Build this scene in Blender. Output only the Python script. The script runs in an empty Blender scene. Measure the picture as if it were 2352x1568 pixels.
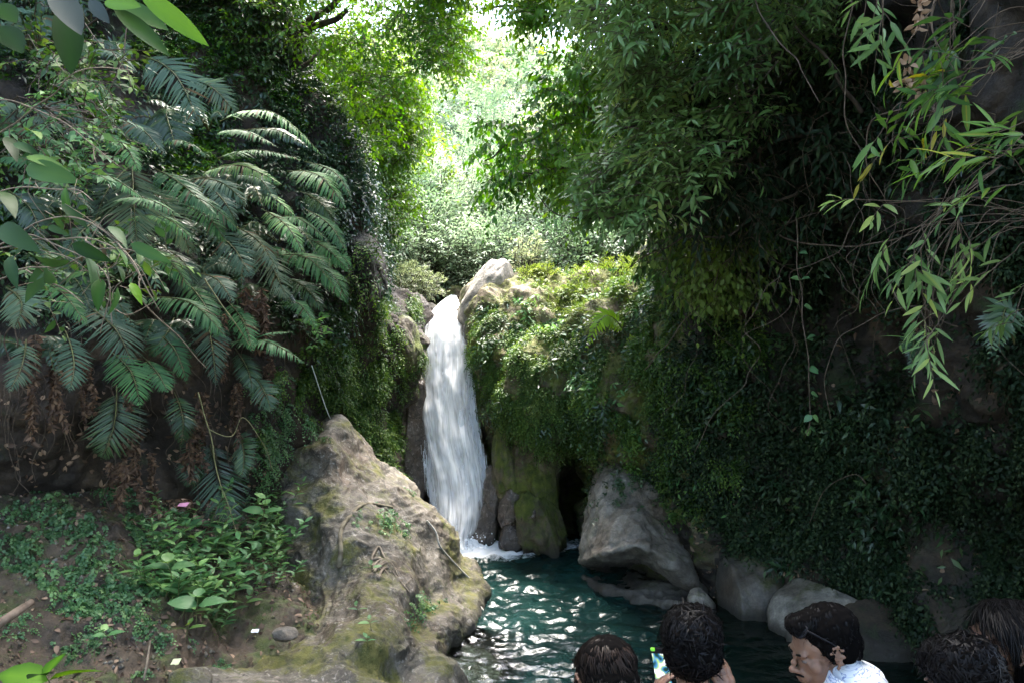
import bpy, bmesh, math, random
import numpy as np
from mathutils import Vector, Matrix, noise as mnoise
R = math.radians
rng = np.random.default_rng(7)
random.seed(7)
S = bpy.context.scene
COL = S.collection
CAMZ = 3.0; F = 1850.0

def P(x, y, d):
    return np.array([(x-1176.0)/F*d, d, CAMZ+(784.0-y)/F*d])
def PA(x, y, d):
    x, y, d = np.broadcast_arrays(np.asarray(x, float), np.asarray(y, float), np.asarray(d, float))
    return np.stack([(x-1176.0)/F*d, d, CAMZ+(784.0-y)/F*d], -1)
def proj(p):
    return 1176+F*p[..., 0]/p[..., 1], 784-F*(p[..., 2]-CAMZ)/p[..., 1]
def nrm(v):
    v = np.asarray(v, float)
    return v/np.maximum(np.linalg.norm(v, axis=-1, keepdims=True), 1e-9)

# ---------------------------------------------------------------- noise
_perm = np.random.default_rng(3).permutation(256)
_perm = np.concatenate([_perm, _perm, _perm])
_g = nrm(np.random.default_rng(4).normal(size=(256, 3)))
def pn(p):
    p = np.asarray(p, float)
    i = np.floor(p).astype(int); f = p-i
    i &= 255
    u = f*f*f*(f*(f*6-15)+10)
    r = 0
    for dx in (0, 1):
        wx = u[..., 0] if dx else 1-u[..., 0]
        for dy in (0, 1):
            wy = u[..., 1] if dy else 1-u[..., 1]
            for dz in (0, 1):
                wz = u[..., 2] if dz else 1-u[..., 2]
                h = _perm[_perm[_perm[(i[..., 0]+dx) & 255]+((i[..., 1]+dy) & 255)]+((i[..., 2]+dz) & 255)]
                g = _g[h]
                r = r+wx*wy*wz*(g[..., 0]*(f[..., 0]-dx)+g[..., 1]*(f[..., 1]-dy)+g[..., 2]*(f[..., 2]-dz))
    return r*1.5
def fbm(p, o=4, ridged=False):
    a = 1.0; s = 0; q = np.asarray(p, float)
    for k in range(o):
        n = pn(q+k*17.3)
        if ridged: n = 0.5-np.abs(n)
        s = s+a*n; a *= .5; q = q*2.03
    return s

# ---------------------------------------------------------------- mesh accumulators
class Geo:
    def __init__(s):
        s.v = []; s.t = []; s.q = []; s.var = []; s.n = 0
    def add(s, v, t=None, q=None, var=0.5):
        v = np.asarray(v, float).reshape(-1, 3)
        s.v.append(v)
        if t is not None and len(t): s.t.append(np.asarray(t).reshape(-1, 3)+s.n)
        if q is not None and len(q): s.q.append(np.asarray(q).reshape(-1, 4)+s.n)
        var = np.asarray(var, float)
        s.var.append(np.full(len(v), float(var)) if var.ndim == 0 else var)
        s.n += len(v)
    def build(s, name, mat, parent=None, smooth=True):
        v = np.concatenate(s.v)
        off = np.zeros(3)
        t = np.concatenate(s.t) if s.t else np.zeros((0, 3), int)
        q = np.concatenate(s.q) if s.q else np.zeros((0, 4), int)
        me = bpy.data.meshes.new(name)
        me.vertices.add(len(v)); me.vertices.foreach_set('co', v.astype(np.float32).ravel())
        nl = len(t)*3+len(q)*4
        me.loops.add(nl)
        me.loops.foreach_set('vertex_index', np.concatenate([t.ravel(), q.ravel()]).astype(np.int32))
        me.polygons.add(len(t)+len(q))
        ls = np.concatenate([np.arange(len(t))*3, len(t)*3+np.arange(len(q))*4]).astype(np.int32)
        me.polygons.foreach_set('loop_start', ls)
        if smooth: me.polygons.foreach_set('use_smooth', np.ones(len(ls), bool))
        me.update(calc_edges=True)
        a = me.attributes.new('var', 'FLOAT', 'POINT')
        a.data.foreach_set('value', np.concatenate(s.var).astype(np.float32))
        me.materials.append(mat)
        o = bpy.data.objects.new(name, me); COL.objects.link(o)
        if parent is not None: attach(o, parent)
        return o
def attach(o, parent):
    o.parent = parent
    o.matrix_parent_inverse = Matrix.Translation(-parent.location) if parent.type == 'EMPTY' and parent.parent is None else Matrix.Identity(4)
def tag(o, label=None, cat=None, group=None, kind=None):
    if label: o['label'] = label
    if cat: o['category'] = cat
    if group: o['group'] = group
    if kind: o['kind'] = kind
    return o
def empty(name, loc, label, cat, group=None):
    o = bpy.data.objects.new(name, None); COL.objects.link(o)
    o.location = Vector([float(a) for a in loc]); o.empty_display_size = .1
    return tag(o, label, cat, group)

# ---------------------------------------------------------------- leaves, sprigs, tubes
def leaves(g, Pt, T, N, L, W, nseg=2, bend=.25, fold=.25, var=None, peak=.42):
    Pt = np.asarray(Pt, float).reshape(-1, 3); n = len(Pt)
    if n == 0: return
    T = nrm(T); N = np.asarray(N, float)
    N = nrm(N-(N*T).sum(-1, keepdims=True)*T+1e-6); B = np.cross(T, N)
    L = np.broadcast_to(np.asarray(L, float), (n,))[:, None]; W = np.broadcast_to(np.asarray(W, float), (n,))[:, None]
    bend = np.broadcast_to(np.asarray(bend, float), (n,))[:, None]
    cols = []
    def c(s): return Pt+T*L*s-N*L*bend*s*s
    cols.append(c(0.0))
    for k in range(1, nseg):
        s = k/nseg
        if nseg == 2: s = peak
        w = W*.5*(math.sin(math.pi*s**(math.log(.5)/math.log(peak)))**.8)
        cc = c(s)
        cols += [cc-B*w+N*w*fold, cc, cc+B*w+N*w*fold]
    cols.append(c(1.0))
    V = np.stack(cols, 1); m = V.shape[1]
    tris = []; quads = []
    tris += [(0, 2, 1), (0, 3, 2)]
    for k in range(nseg-2):
        a = 1+3*k; b = a+3
        quads += [(a, a+1, b+1, b), (a+1, a+2, b+2, b+1)]
    a = 1+3*(nseg-2); tris += [(a, a+1, m-1), (a+1, a+2, m-1)]
    base = (np.arange(n)*m)[:, None, None]
    if var is None: var = rng.random(n)
    var = np.broadcast_to(np.asarray(var, float), (n,))
    vv = np.repeat(var[:, None], m, 1)+0.0
    if nseg >= 4: vv[:, 2:m-1:3] += .16; vv[:, 0] += .16
    g.add(V, (base+np.array(tris)[None]).reshape(-1, 3),
          (base+np.array(quads)[None]).reshape(-1, 4) if quads else None, np.clip(vv, 0, 1).ravel())

def sprigs(g, Pt, D, length, nleaf, L, W, droop=.3, ang=50, nseg=2, stem=None, jitter=.25, var=None, bend=.25, varj=.25, sw=.003, hang=0.0, taper=.4, flat=None):
    """pinnate twigs: a curved stem with leaflets left and right and one at the tip"""
    Pt = np.asarray(Pt, float).reshape(-1, 3); n = len(Pt); D = nrm(D)
    length = np.broadcast_to(np.asarray(length, float), (n,))[:, None]
    droop = np.broadcast_to(np.asarray(droop, float), (n,))[:, None]
    up = np.array([0, 0, 1.0])
    sv = rng.random(n) if var is None else np.broadcast_to(np.asarray(var, float), (n,))
    U = nrm(up[None]+rng.normal(size=(n, 3))*.35) if flat is None else nrm(flat+rng.normal(size=(n, 3))*.2)
    a = R(ang)
    for j in range(nleaf):
        t = (j+1)/nleaf
        c = Pt+D*length*t-up*droop*length*t*t
        T = nrm(D-2*up*droop*t)
        Sd = nrm(np.cross(T, U))
        if j == nleaf-1: ld = T
        else:
            sgn = 1 if j % 2 else -1
            ld = T*math.cos(a)+Sd*sgn*math.sin(a)
        ld = nrm(ld+rng.normal(size=(n, 3))*jitter-up*hang)
        Nn = np.cross(Sd, T)*-1
        Nn = nrm(np.where((Nn[:, 2:3] < 0) & (flat is None), -Nn, Nn)+rng.normal(size=(n, 3))*jitter)
        sc = (1-taper*abs(2*t-1.0))*(0.8+.4*rng.random(n))
        leaves(g, c, ld, Nn, np.asarray(L)*sc, np.asarray(W)*sc, nseg, bend, .25, np.clip(sv+rng.normal(size=n)*varj*.4, 0, 1))
    if stem is not None:
        k = 4
        pts = []
        for i in range(k+1):
            t = i/k
            c = Pt+D*length*t-up*droop*length*t*t
            w = sw*(1-.6*t)
            Bx = nrm(np.cross(D, up[None]+D*.1)); By = np.cross(D, Bx)
            pts.append(np.stack([c+Bx*w, c-Bx*w*.5+By*w*.87, c-Bx*w*.5-By*w*.87], 1))
        V = np.stack(pts, 1)  # n,k+1,3,3
        q = []
        for i in range(k):
            for s in range(3):
                q.append((i*3+s, i*3+(s+1) % 3, (i+1)*3+(s+1) % 3, (i+1)*3+s))
        base = (np.arange(n)*(k+1)*3)[:, None, None]
        stem.add(V, None, (base+np.array(q)[None]).reshape(-1, 4), .5)

def catmull(pts, n):
    pts = np.asarray(pts, float)
    p = np.concatenate([[2*pts[0]-pts[1]], pts, [2*pts[-1]-pts[-2]]])
    m = len(pts)-1
    t = np.linspace(0, m, n); i = np.minimum(t.astype(int), m-1); f = (t-i)
    f = f.reshape((-1,)+(1,)*(pts.ndim-1))
    a, b, c, d = p[i], p[i+1], p[i+2], p[i+3]
    return .5*((2*b)+(-a+c)*f+(2*a-5*b+4*c-d)*f**2+(-a+3*b-3*c+d)*f**3)

def tube(g, pts, r0, r1=None, ns=6, n=None, wob=0, var=.5, cap=True, rad=None):
    pts = np.asarray(pts, float)
    c = catmull(pts, n or max(2, len(pts)*4)) if len(pts) > 1 else pts
    k = len(c)
    if wob: c = c+np.stack([pn(c*3+s*9) for s in range(3)], -1)*wob*np.minimum(1, np.arange(k)/2.)[:, None]
    r1 = r0 if r1 is None else r1
    r = np.linspace(r0, r1, k) if rad is None else np.interp(np.linspace(0, 1, k), np.linspace(0, 1, len(rad)), rad)
    T = nrm(np.gradient(c, axis=0))
    ref = np.array([0, 0, 1.0]) if abs(T[:, 2]).mean() < .8 else np.array([1.0, 0, 0])
    A = nrm(np.cross(T, ref)); B = np.cross(T, A)
    th = np.arange(ns)*2*math.pi/ns
    ring = A[:, None]*np.cos(th)[None, :, None]+B[:, None]*np.sin(th)[None, :, None]
    V = c[:, None]+ring*r[:, None, None]
    q = []
    for i in range(k-1):
        for s in range(ns):
            q.append((i*ns+s, i*ns+(s+1) % ns, (i+1)*ns+(s+1) % ns, (i+1)*ns+s))
    V = V.reshape(-1, 3); t = []
    if cap:
        V = np.concatenate([V, c[:1], c[-1:]])
        for s in range(ns):
            t.append((len(V)-2, (s+1) % ns, s)); t.append((len(V)-1, (k-1)*ns+s, (k-1)*ns+(s+1) % ns))
    g.add(V, t, q, var)

# ---------------------------------------------------------------- control-grid surfaces
class Patch:
    def __init__(s, ctrl, nu, nv, disp=None, flip=False, world=False):
        c = np.array(ctrl, float)
        if not world: c = PA(c[..., 0], c[..., 1], c[..., 2])
        a = catmull(c, nv)                       # rows
        b = np.swapaxes(catmull(np.swapaxes(a, 0, 1), nu), 0, 1)
        s.v = b; s.flip = flip
        s.calc()
        if disp is not None:
            s.v = s.v+s.N*disp(s.v)[..., None]; s.calc()
    def calc(s):
        du = np.gradient(s.v, axis=1); dv = np.gradient(s.v, axis=0)
        cr = np.cross(du, dv)
        s.N = nrm(cr)*(-1 if s.flip else 1)
        s.A = np.linalg.norm(cr, axis=-1)
    def geo(s, g):
        nv, nu = s.v.shape[:2]
        i = np.arange(nv-1)[:, None]*nu+np.arange(nu-1)[None]
        q = np.stack([i, i+1, i+1+nu, i+nu], -1).reshape(-1, 4)
        if s.flip: q = q[:, ::-1]
        g.add(s.v, None, q)
    def sample(s, n, mask=None):
        nv, nu = s.v.shape[:2]
        w = s.A[:-1, :-1].copy()
        if mask is not None: w = w*np.clip(mask(s.v[:-1, :-1], s.N[:-1, :-1]), 0, None)
        w = w.ravel(); w /= w.sum()
        k = rng.choice(len(w), n, p=w); i, j = k//(nu-1), k % (nu-1)
        a = rng.random(n)[:, None]; b = rng.random(n)[:, None]
        v = s.v
        p = (v[i, j]*(1-a)+v[i, j+1]*a)*(1-b)+(v[i+1, j]*(1-a)+v[i+1, j+1]*a)*b
        return p, s.N[i, j]
def bump01(x, a, b, s):
    return 1/(1+np.exp(-(x-a)/s))*1/(1+np.exp((x-b)/s))
def inpoly(x, y, poly):
    r = np.zeros(np.shape(x), bool); n = len(poly)
    for i in range(n):
        x1, y1 = poly[i]; x2, y2 = poly[(i+1) % n]
        c = ((y1 > y) != (y2 > y)) & (x < (x2-x1)*(y-y1)/((y2-y1) or 1e-9)+x1)
        r ^= c
    return r
def region(poly, n, d0, d1, clump=0, cs=.6):
    """points in the air volume whose outline is poly, between two distances; clump>0 thins it with noise gaps"""
    poly = np.array(poly, float); out = []; m = 0
    while m < n:
        x = rng.uniform(poly[:, 0].min(), poly[:, 0].max(), n*3); y = rng.uniform(poly[:, 1].min(), poly[:, 1].max(), n*3)
        k = inpoly(x, y, poly); x = x[k]; y = y[k]
        p = PA(x, y, rng.uniform(d0, d1, len(x)))
        if clump:
            k = pn(p/cs+5)+rng.normal(size=len(p))*.12 > clump-.5
            p = p[k]
        out.append(p); m += len(p)
    return np.concatenate(out)[:n]

# ---------------------------------------------------------------- materials
def mat(name):
    m = bpy.data.materials.new(name); m.use_nodes = True
    nt = m.node_tree; nt.nodes.clear()
    return m, nt, nt.nodes, nt.links
def ramp(nt, stops, fac=None, interp='LINEAR'):
    r = nt.nodes.new('ShaderNodeValToRGB'); r.color_ramp.interpolation = interp
    e = r.color_ramp.elements
    while len(e) < len(stops): e.new(.5)
    for k, (p, c) in enumerate(stops):
        e[k].position = p; e[k].color = (c[0], c[1], c[2], 1) if len(c) == 3 else c
    if fac is not None: nt.links.new(fac, r.inputs[0])
    return r
def leaf_mat(name, stops, rough=.4, trans=.35, tcol=None, spec=.5, noise_amt=True, hsv=None):
    m, nt, N, Lk = mat(name)
    at = N.new('ShaderNodeAttribute'); at.attribute_name = 'var'
    r = ramp(nt, stops, at.outputs['Fac'])
    col = r.outputs[0]
    if noise_amt:
        nz = N.new('ShaderNodeTexNoise'); nz.inputs['Scale'].default_value = 1.7; nz.inputs['Detail'].default_value = 3
        g = N.new('ShaderNodeNewGeometry'); Lk.new(g.outputs['Position'], nz.inputs['Vector'])
        h = N.new('ShaderNodeHueSaturation')
        mp = N.new('ShaderNodeMapRange'); mp.inputs[1].default_value = .3; mp.inputs[2].default_value = .7; mp.inputs[3].default_value = .7; mp.inputs[4].default_value = 1.3
        Lk.new(nz.outputs[0], mp.inputs[0]); Lk.new(mp.outputs[0], h.inputs['Value']); Lk.new(col, h.inputs['Color']); col = h.outputs[0]
    b = N.new('ShaderNodeBsdfPrincipled'); b.inputs['Roughness'].default_value = rough; b.inputs['Specular IOR Level'].default_value = spec
    Lk.new(col, b.inputs['Base Color'])
    t = N.new('ShaderNodeBsdfTranslucent')
    hs = N.new('ShaderNodeHueSaturation'); hs.inputs['Saturation'].default_value = 1.15; hs.inputs['Value'].default_value = 1.35; hs.inputs['Hue'].default_value = .485
    Lk.new(col, hs.inputs['Color']); Lk.new(hs.outputs[0], t.inputs['Color'])
    mx = N.new('ShaderNodeMixShader'); mx.inputs[0].default_value = trans
    Lk.new(b.outputs[0], mx.inputs[1]); Lk.new(t.outputs[0], mx.inputs[2])
    o = N.new('ShaderNodeOutputMaterial'); Lk.new(mx.outputs[0], o.inputs[0])
    return m
def simple_mat(name, col, rough=.6, spec=.4, nscale=0, nstr=.2, col2=None, bump=0, emit=None, metal=0, sheen=0):
    m, nt, N, Lk = mat(name)
    b = N.new('ShaderNodeBsdfPrincipled'); b.inputs['Roughness'].default_value = rough; b.inputs['Specular IOR Level'].default_value = spec
    b.inputs['Base Color'].default_value = (*col, 1); b.inputs['Metallic'].default_value = metal
    if nscale:
        tc = N.new('ShaderNodeTexCoord')
        nz = N.new('ShaderNodeTexNoise'); nz.inputs['Scale'].default_value = nscale; nz.inputs['Detail'].default_value = 5
        Lk.new(tc.outputs['Object'], nz.inputs['Vector'])
        c2 = col2 or tuple(c*.5 for c in col)
        r = ramp(nt, [(.35, c2), (.65, col)], nz.outputs[0]); Lk.new(r.outputs[0], b.inputs['Base Color'])
        if bump:
            bp = N.new('ShaderNodeBump'); bp.inputs['Strength'].default_value = bump; bp.inputs['Distance'].default_value = .01
            Lk.new(nz.outputs[0], bp.inputs['Height']); Lk.new(bp.outputs[0], b.inputs['Normal'])
    if emit:
        b.inputs['Emission Color'].default_value = (*emit[0], 1); b.inputs['Emission Strength'].default_value = emit[1]
    o = N.new('ShaderNodeOutputMaterial'); Lk.new(b.outputs[0], o.inputs[0])
    return m
def rock_mat(name, cols, moss=.5, mosscol=(.05, .075, .015), mosscol2=(.12, .14, .03), wet=.3, scale=1.0, bump=.6, mossup=.5, vein=True, dirt=(.09, .06, .035)):
    m, nt, N, Lk = mat(name)
    tc = N.new('ShaderNodeNewGeometry'); pos = tc.outputs['Position']
    def noise(s, d=6, rough=.6, vec=None, dist=0):
        n = N.new('ShaderNodeTexNoise'); n.inputs['Scale'].default_value = s*scale; n.inputs['Detail'].default_value = d; n.inputs['Roughness'].default_value = rough; n.inputs['Distortion'].default_value = dist
        Lk.new(vec or pos, n.inputs['Vector']); return n.outputs[0]
    n1 = noise(1.6, 8, .65, dist=.5); n2 = noise(9, 6, .7); n3 = noise(40, 4, .7); n4 = noise(.9, 5, .6, dist=1)
    r = ramp(nt, [(.28, cols[0]), (.45, cols[1]), (.56, cols[2]), (.75, cols[3])], n1)
    def mixc(a, b, fac, bt='MIX'):
        x = N.new('ShaderNodeMix'); x.data_type = 'RGBA'; x.blend_type = bt
        if isinstance(fac, (int, float)): x.inputs[0].default_value = fac
        else: Lk.new(fac, x.inputs[0])
        for sock, val in ((x.inputs[6], a), (x.inputs[7], b)):
            if isinstance(val, tuple): sock.default_value = (*val, 1)
            else: Lk.new(val, sock)
        return x.outputs[2]
    def rng_(f, a, b, c=0, d=1):
        x = N.new('ShaderNodeMapRange'); x.inputs[1].default_value = a; x.inputs[2].default_value = b; x.inputs[3].default_value = c; x.inputs[4].default_value = d
        Lk.new(f, x.inputs[0]); return x.outputs[0]
    def mth(op, a, b=None):
        x = N.new('ShaderNodeMath'); x.operation = op
        for k, val in enumerate((a, b)):
            if val is None: continue
            if isinstance(val, (int, float)): x.inputs[k].default_value = val
            else: Lk.new(val, x.inputs[k])
        return x.outputs[0]
    c = mixc(r.outputs[0], dirt, rng_(n4, .5, .68, 0, .8))
    f2 = ramp(nt, [(.3, (.35, .35, .35)), (.7, (1.35, 1.3, 1.25))], n2); c = mixc(c, f2.outputs[0], .8, 'MULTIPLY')
    f3 = ramp(nt, [(.3, (.6, .6, .6)), (.7, (1.3, 1.3, 1.3))], n3); c = mixc(c, f3.outputs[0], .7, 'MULTIPLY')
    if vein:   # pale mineral streaks and root traces
        mp = N.new('ShaderNodeMapping'); mp.inputs['Scale'].default_value = (1.3, 1.3, .45); mp.inputs['Rotation'].default_value = (0, R(25), 0); Lk.new(pos, mp.inputs[0])
        w = noise(3.2, 3, .5, mp.outputs[0], 1.2)
        v = mth('ABSOLUTE', mth('SUBTRACT', w, .5)); vm = mth('MULTIPLY', rng_(v, .0, .018, 1, 0), rng_(n2, .4, .6))
        c = mixc(c, tuple(min(.5, x*1.15) for x in cols[3]), mth('MULTIPLY', vm, .6))
        c = mixc(c, tuple(x*1.2 for x in cols[3]), rng_(noise(22, 3, .5, dist=.6), .60, .66, 0, .6))
        vo = N.new('ShaderNodeTexVoronoi'); vo.feature = 'DISTANCE_TO_EDGE'; vo.inputs['Scale'].default_value = 1.7; wv = N.new('ShaderNodeVectorMath'); wv.operation = 'ADD'; nv = N.new('ShaderNodeTexNoise'); nv.inputs['Scale'].default_value = 2.5; nv.inputs['Detail'].default_value = 6; Lk.new(pos, nv.inputs['Vector']); Lk.new(pos, wv.inputs[0]); Lk.new(nv.outputs['Color'], wv.inputs[1]); Lk.new(wv.outputs[0], vo.inputs['Vector'])
        crack = rng_(vo.outputs['Distance'], 0, .03, 1, 0); c = mixc(c, tuple(x*.5 for x in cols[0]), mth('MULTIPLY', crack, .75))
    # moss on broken patches, more on faces that look up
    sep = N.new('ShaderNodeSeparateXYZ'); Lk.new(tc.outputs['Normal'], sep.inputs[0])
    nm = noise(2.3, 7, .7, dist=.3)
    f = mth('ADD', nm, mth('MULTIPLY', sep.outputs[2], .12*mossup)); f = mth('ADD', f, mth('MULTIPLY', mth('SUBTRACT', n3, .5), .15))
    mm = rng_(f, .68-.25*moss, .80-.25*moss)
    mc = mixc(mosscol, mosscol2, rng_(n2, .35, .65))
    c = mixc(c, mc, mm)
    sz = N.new('ShaderNodeSeparateXYZ'); Lk.new(pos, sz.inputs[0]); tide = rng_(mth('ADD', sz.outputs[2], mth('MULTIPLY', n2, -.10)), -.02, .09, 1, 0)
    c = mixc(c, (.02, .017, .013), mth('MULTIPLY', tide, .8))
    b = N.new('ShaderNodeBsdfPrincipled'); Lk.new(c, b.inputs['Base Color'])
    rr = rng_(noise(1.3, 3), .45, .6, .8-.55*wet, .85); Lk.new(mth('MAXIMUM', rr, mth('MULTIPLY', mm, .9)), b.inputs['Roughness'])
    hgt = mth('ADD', mth('MULTIPLY', n2, .6), mth('MULTIPLY', n3, .25)); hgt = mth('ADD', hgt, mth('MULTIPLY', n1, 1.2))
    hgt = mth('ADD', hgt, mth('MULTIPLY', mth('MULTIPLY', mm, noise(90, 2)), .35))
    bp = N.new('ShaderNodeBump'); bp.inputs['Strength'].default_value = bump; bp.inputs['Distance'].default_value = .06; Lk.new(hgt, bp.inputs['Height'])
    Lk.new(bp.outputs[0], b.inputs['Normal'])
    o = N.new('ShaderNodeOutputMaterial'); Lk.new(b.outputs[0], o.inputs[0])
    return m

M = {}
M['fern'] = leaf_mat('fern_leaf', [(0, (.035, .10, .04)), (.5, (.065, .16, .06)), (.85, (.11, .24, .08)), (.96, (.17, .30, .09)), (1, (.11, .075, .035))], .5, .3, spec=.22)
M['fern_grey'] = leaf_mat('fern_underside', [(0, (.045, .085, .055)), (.6, (.08, .135, .085)), (.96, (.15, .21, .12)), (1, (.11, .075, .035))], .5, .3, spec=.26)
M['fern_bright'] = leaf_mat('fern_young', [(0, (.12, .26, .02)), (1, (.25, .42, .04))], .5, .5)
M['fern_dead'] = leaf_mat('fern_dead', [(0, (.045, .025, .016)), (.7, (.11, .065, .04)), (1, (.2, .12, .07))], .8, .15)
M['canopy_l'] = leaf_mat('tree_leaf', [(0, (.025, .085, .012)), (.5, (.06, .155, .02)), (1, (.13, .26, .035))], .45, .45, spec=.4)
M['canopy_y'] = leaf_mat('tree_leaf_light', [(0, (.05, .12, .014)), (.5, (.085, .18, .022)), (1, (.16, .26, .04))], .45, .45)
M['canopy_r'] = leaf_mat('tree_leaf_right', [(0, (.025, .075, .02)), (.5, (.05, .13, .03)), (.9, (.10, .20, .05)), (1, (.20, .27, .07))], .38, .38)
M['willow'] = leaf_mat('narrow_leaf', [(0, (.06, .13, .04)), (.5, (.11, .20, .06)), (.9, (.18, .28, .10)), (1, (.28, .36, .10))], .42, .38, spec=.35)
M['bg'] = leaf_mat('shrub_leaf_hazed', [(0, (.12, .19, .10)), (.5, (.19, .27, .16)), (1, (.31, .38, .26))], .5, .35)  # haze painted in: leaf colours paled for the far slope
M['bg_y'] = leaf_mat('shrub_leaf_yellow', [(0, (.14, .18, .09)), (.5, (.22, .26, .14)), (1, (.36, .38, .24))], .5, .4)  # yellowish leaf paled and desaturated to stand in for haze
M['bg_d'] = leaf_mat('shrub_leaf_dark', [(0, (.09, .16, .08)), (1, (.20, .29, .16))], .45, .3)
M['moss_leaf'] = leaf_mat('cover_leaf', [(0, (.025, .065, .014)), (.5, (.055, .12, .022)), (1, (.13, .20, .04))], .5, .3, spec=.35)
M['moss_lime'] = leaf_mat('cover_leaf_light', [(0, (.05, .10, .018)), (.5, (.10, .165, .03)), (1, (.18, .24, .06))], .5, .35)
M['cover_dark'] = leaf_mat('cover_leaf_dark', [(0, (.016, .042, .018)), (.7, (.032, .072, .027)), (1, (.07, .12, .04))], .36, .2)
M['cover_shaded'] = leaf_mat('cover_leaf_shaded', [(0, (.006, .017, .007)), (.7, (.016, .034, .013)), (1, (.045, .068, .026))], .55, .12, spec=.2)  # darker copy of the cover leaf, right-hand shade put into its colour
M['leather'] = leaf_mat('leathery_leaf', [(0, (.015, .045, .015)), (.6, (.035, .085, .022)), (1, (.07, .13, .02))], .55, .2, spec=.18)
M['herb'] = leaf_mat('herb_leaf', [(0, (.045, .125, .045)), (.6, (.085, .20, .07)), (1, (.15, .28, .08))], .5, .3, spec=.35)
M['maiden'] = leaf_mat('maidenhair_leaf', [(0, (.05, .13, .05)), (.6, (.09, .19, .075)), (1, (.15, .26, .09))], .5, .3)
M['big'] = leaf_mat('large_leaf', [(0, (.006, .022, .004)), (.5, (.016, .055, .006)), (.8, (.035, .10, .008)), (1, (.10, .22, .012))], .5, .3, noise_amt=False, spec=.15)
M['big_grey'] = leaf_mat('large_leaf_backlit', [(0, (.016, .026, .022)), (1, (.03, .042, .04))], .6, .03, spec=.12)
M['lance'] = leaf_mat('lance_leaf', [(0, (.03, .08, .03)), (.5, (.06, .14, .03)), (.985, (.11, .21, .035)), (1, (.30, .28, .04))], .45, .35, spec=.35)
M['dry'] = leaf_mat('dry_leaf', [(0, (.05, .03, .02)), (.5, (.13, .08, .055)), (1, (.3, .2, .13))], .75, .1)
M['bark'] = simple_mat('bark', (.07, .055, .04), .85, .2, 14, col2=(.025, .02, .015), bump=.6)
M['twig'] = simple_mat('twig', (.12, .09, .065), .8, .2, 20, col2=(.05, .035, .025))
M['twig_pale'] = simple_mat('pale_twig', (.19, .15, .11), .7, .3, 20, col2=(.09, .07, .05))
M['stem'] = simple_mat('green_stem', (.13, .15, .05), .6, .3, 20, col2=(.08, .07, .03))
M['stem_yellow'] = simple_mat('yellow_stem', (.17, .16, .07), .6, .3, 20, col2=(.09, .085, .035))
GREY = [(.07, .06, .05), (.16, .145, .125), (.27, .25, .22), (.40, .37, .33)]
TAN = [(.034, .029, .022), (.078, .068, .052), (.13, .115, .092), (.23, .212, .185)]
M['rock_shade'] = rock_mat('shaded_grey_rock', [(.03,.027,.022),(.07,.064,.055),(.12,.11,.10),(.2,.19,.18)], moss=.5, wet=.3, vein=False, mosscol=(.025,.03,.01), mosscol2=(.06,.06,.02))  # grey rock with shade darkened into its colours
M['rock'] = rock_mat('tan_rock', TAN, moss=.66, mosscol=(.05, .055, .012), mosscol2=(.13, .12, .03), wet=.25)
M['rock_grey'] = rock_mat('grey_rock', GREY, moss=.35, wet=.3, vein=False, mosscol=(.04,.045,.015), mosscol2=(.09,.09,.035))
M['rock_moss'] = rock_mat('mossy_rock', [(.03, .024, .016), (.07, .055, .035), (.12, .10, .06), (.2, .17, .12)], moss=.95, mosscol=(.035, .05, .008), mosscol2=(.11, .13, .02), wet=.3, vein=False)
M['rock_lime'] = rock_mat('lime_moss_rock', [(.06, .045, .028), (.12, .09, .055), (.19, .15, .10), (.28, .24, .18)], moss=1.0, mosscol=(.05, .06, .012), mosscol2=(.13, .13, .035), wet=.1, vein=False)
M['rock_wet'] = rock_mat('wet_rock', [(.03, .025, .02), (.07, .055, .045), (.12, .10, .085), (.22, .19, .17)], moss=.2, wet=1.0)
M['cliff_dark'] = rock_mat('shade_dark_cliff', [(.010, .008, .006), (.018, .014, .010), (.030, .024, .018), (.05, .042, .034)], moss=.6, mosscol=(.012, .022, .006), mosscol2=(.03, .045, .012), wet=.1, vein=False)  # cliff rock colours lowered to paint in the right side's shade
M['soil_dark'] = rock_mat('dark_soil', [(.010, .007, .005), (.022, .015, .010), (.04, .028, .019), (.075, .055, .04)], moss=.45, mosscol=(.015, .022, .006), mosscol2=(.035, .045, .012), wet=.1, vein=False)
M['soil'] = rock_mat('soil', [(.018, .013, .009), (.04, .028, .018), (.075, .052, .032), (.13, .095, .065)], moss=.5, mosscol=(.03, .045, .01), mosscol2=(.08, .10, .025), wet=.15, vein=False)
SUN_E, SKY_E, EXPO = 2.1, 0.15, 3.72
# ================================================================ SETTING
def rockdisp(a1=.25, s1=.9, a2=.07, s2=4, a3=.0, seed=0):
    def f(v):
        r = a1*fbm(v*s1+seed, 3)+a2*fbm(v*s2+seed+9, 4, True)
        if a3: r = r+a3*fbm(v*14+seed, 3)
        return r
    return f

def surf(name, ctrl, nu, nv, m, disp, flip=False, kind='structure'):
    p = Patch(ctrl, nu, nv, disp, flip); g = Geo(); p.geo(g)
    o = g.build(name, m); o['kind'] = kind
    return p, o

# river bed / ground sheet out to the horizon
g = Geo(); g.add([(-300, -300, -1.2), (300, -300, -1.2), (300, 300, -1.2), (-300, 300, -1.2)], None, [(0, 1, 2, 3)])
g.build('ground', M['soil'])['kind'] = 'structure'

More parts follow.
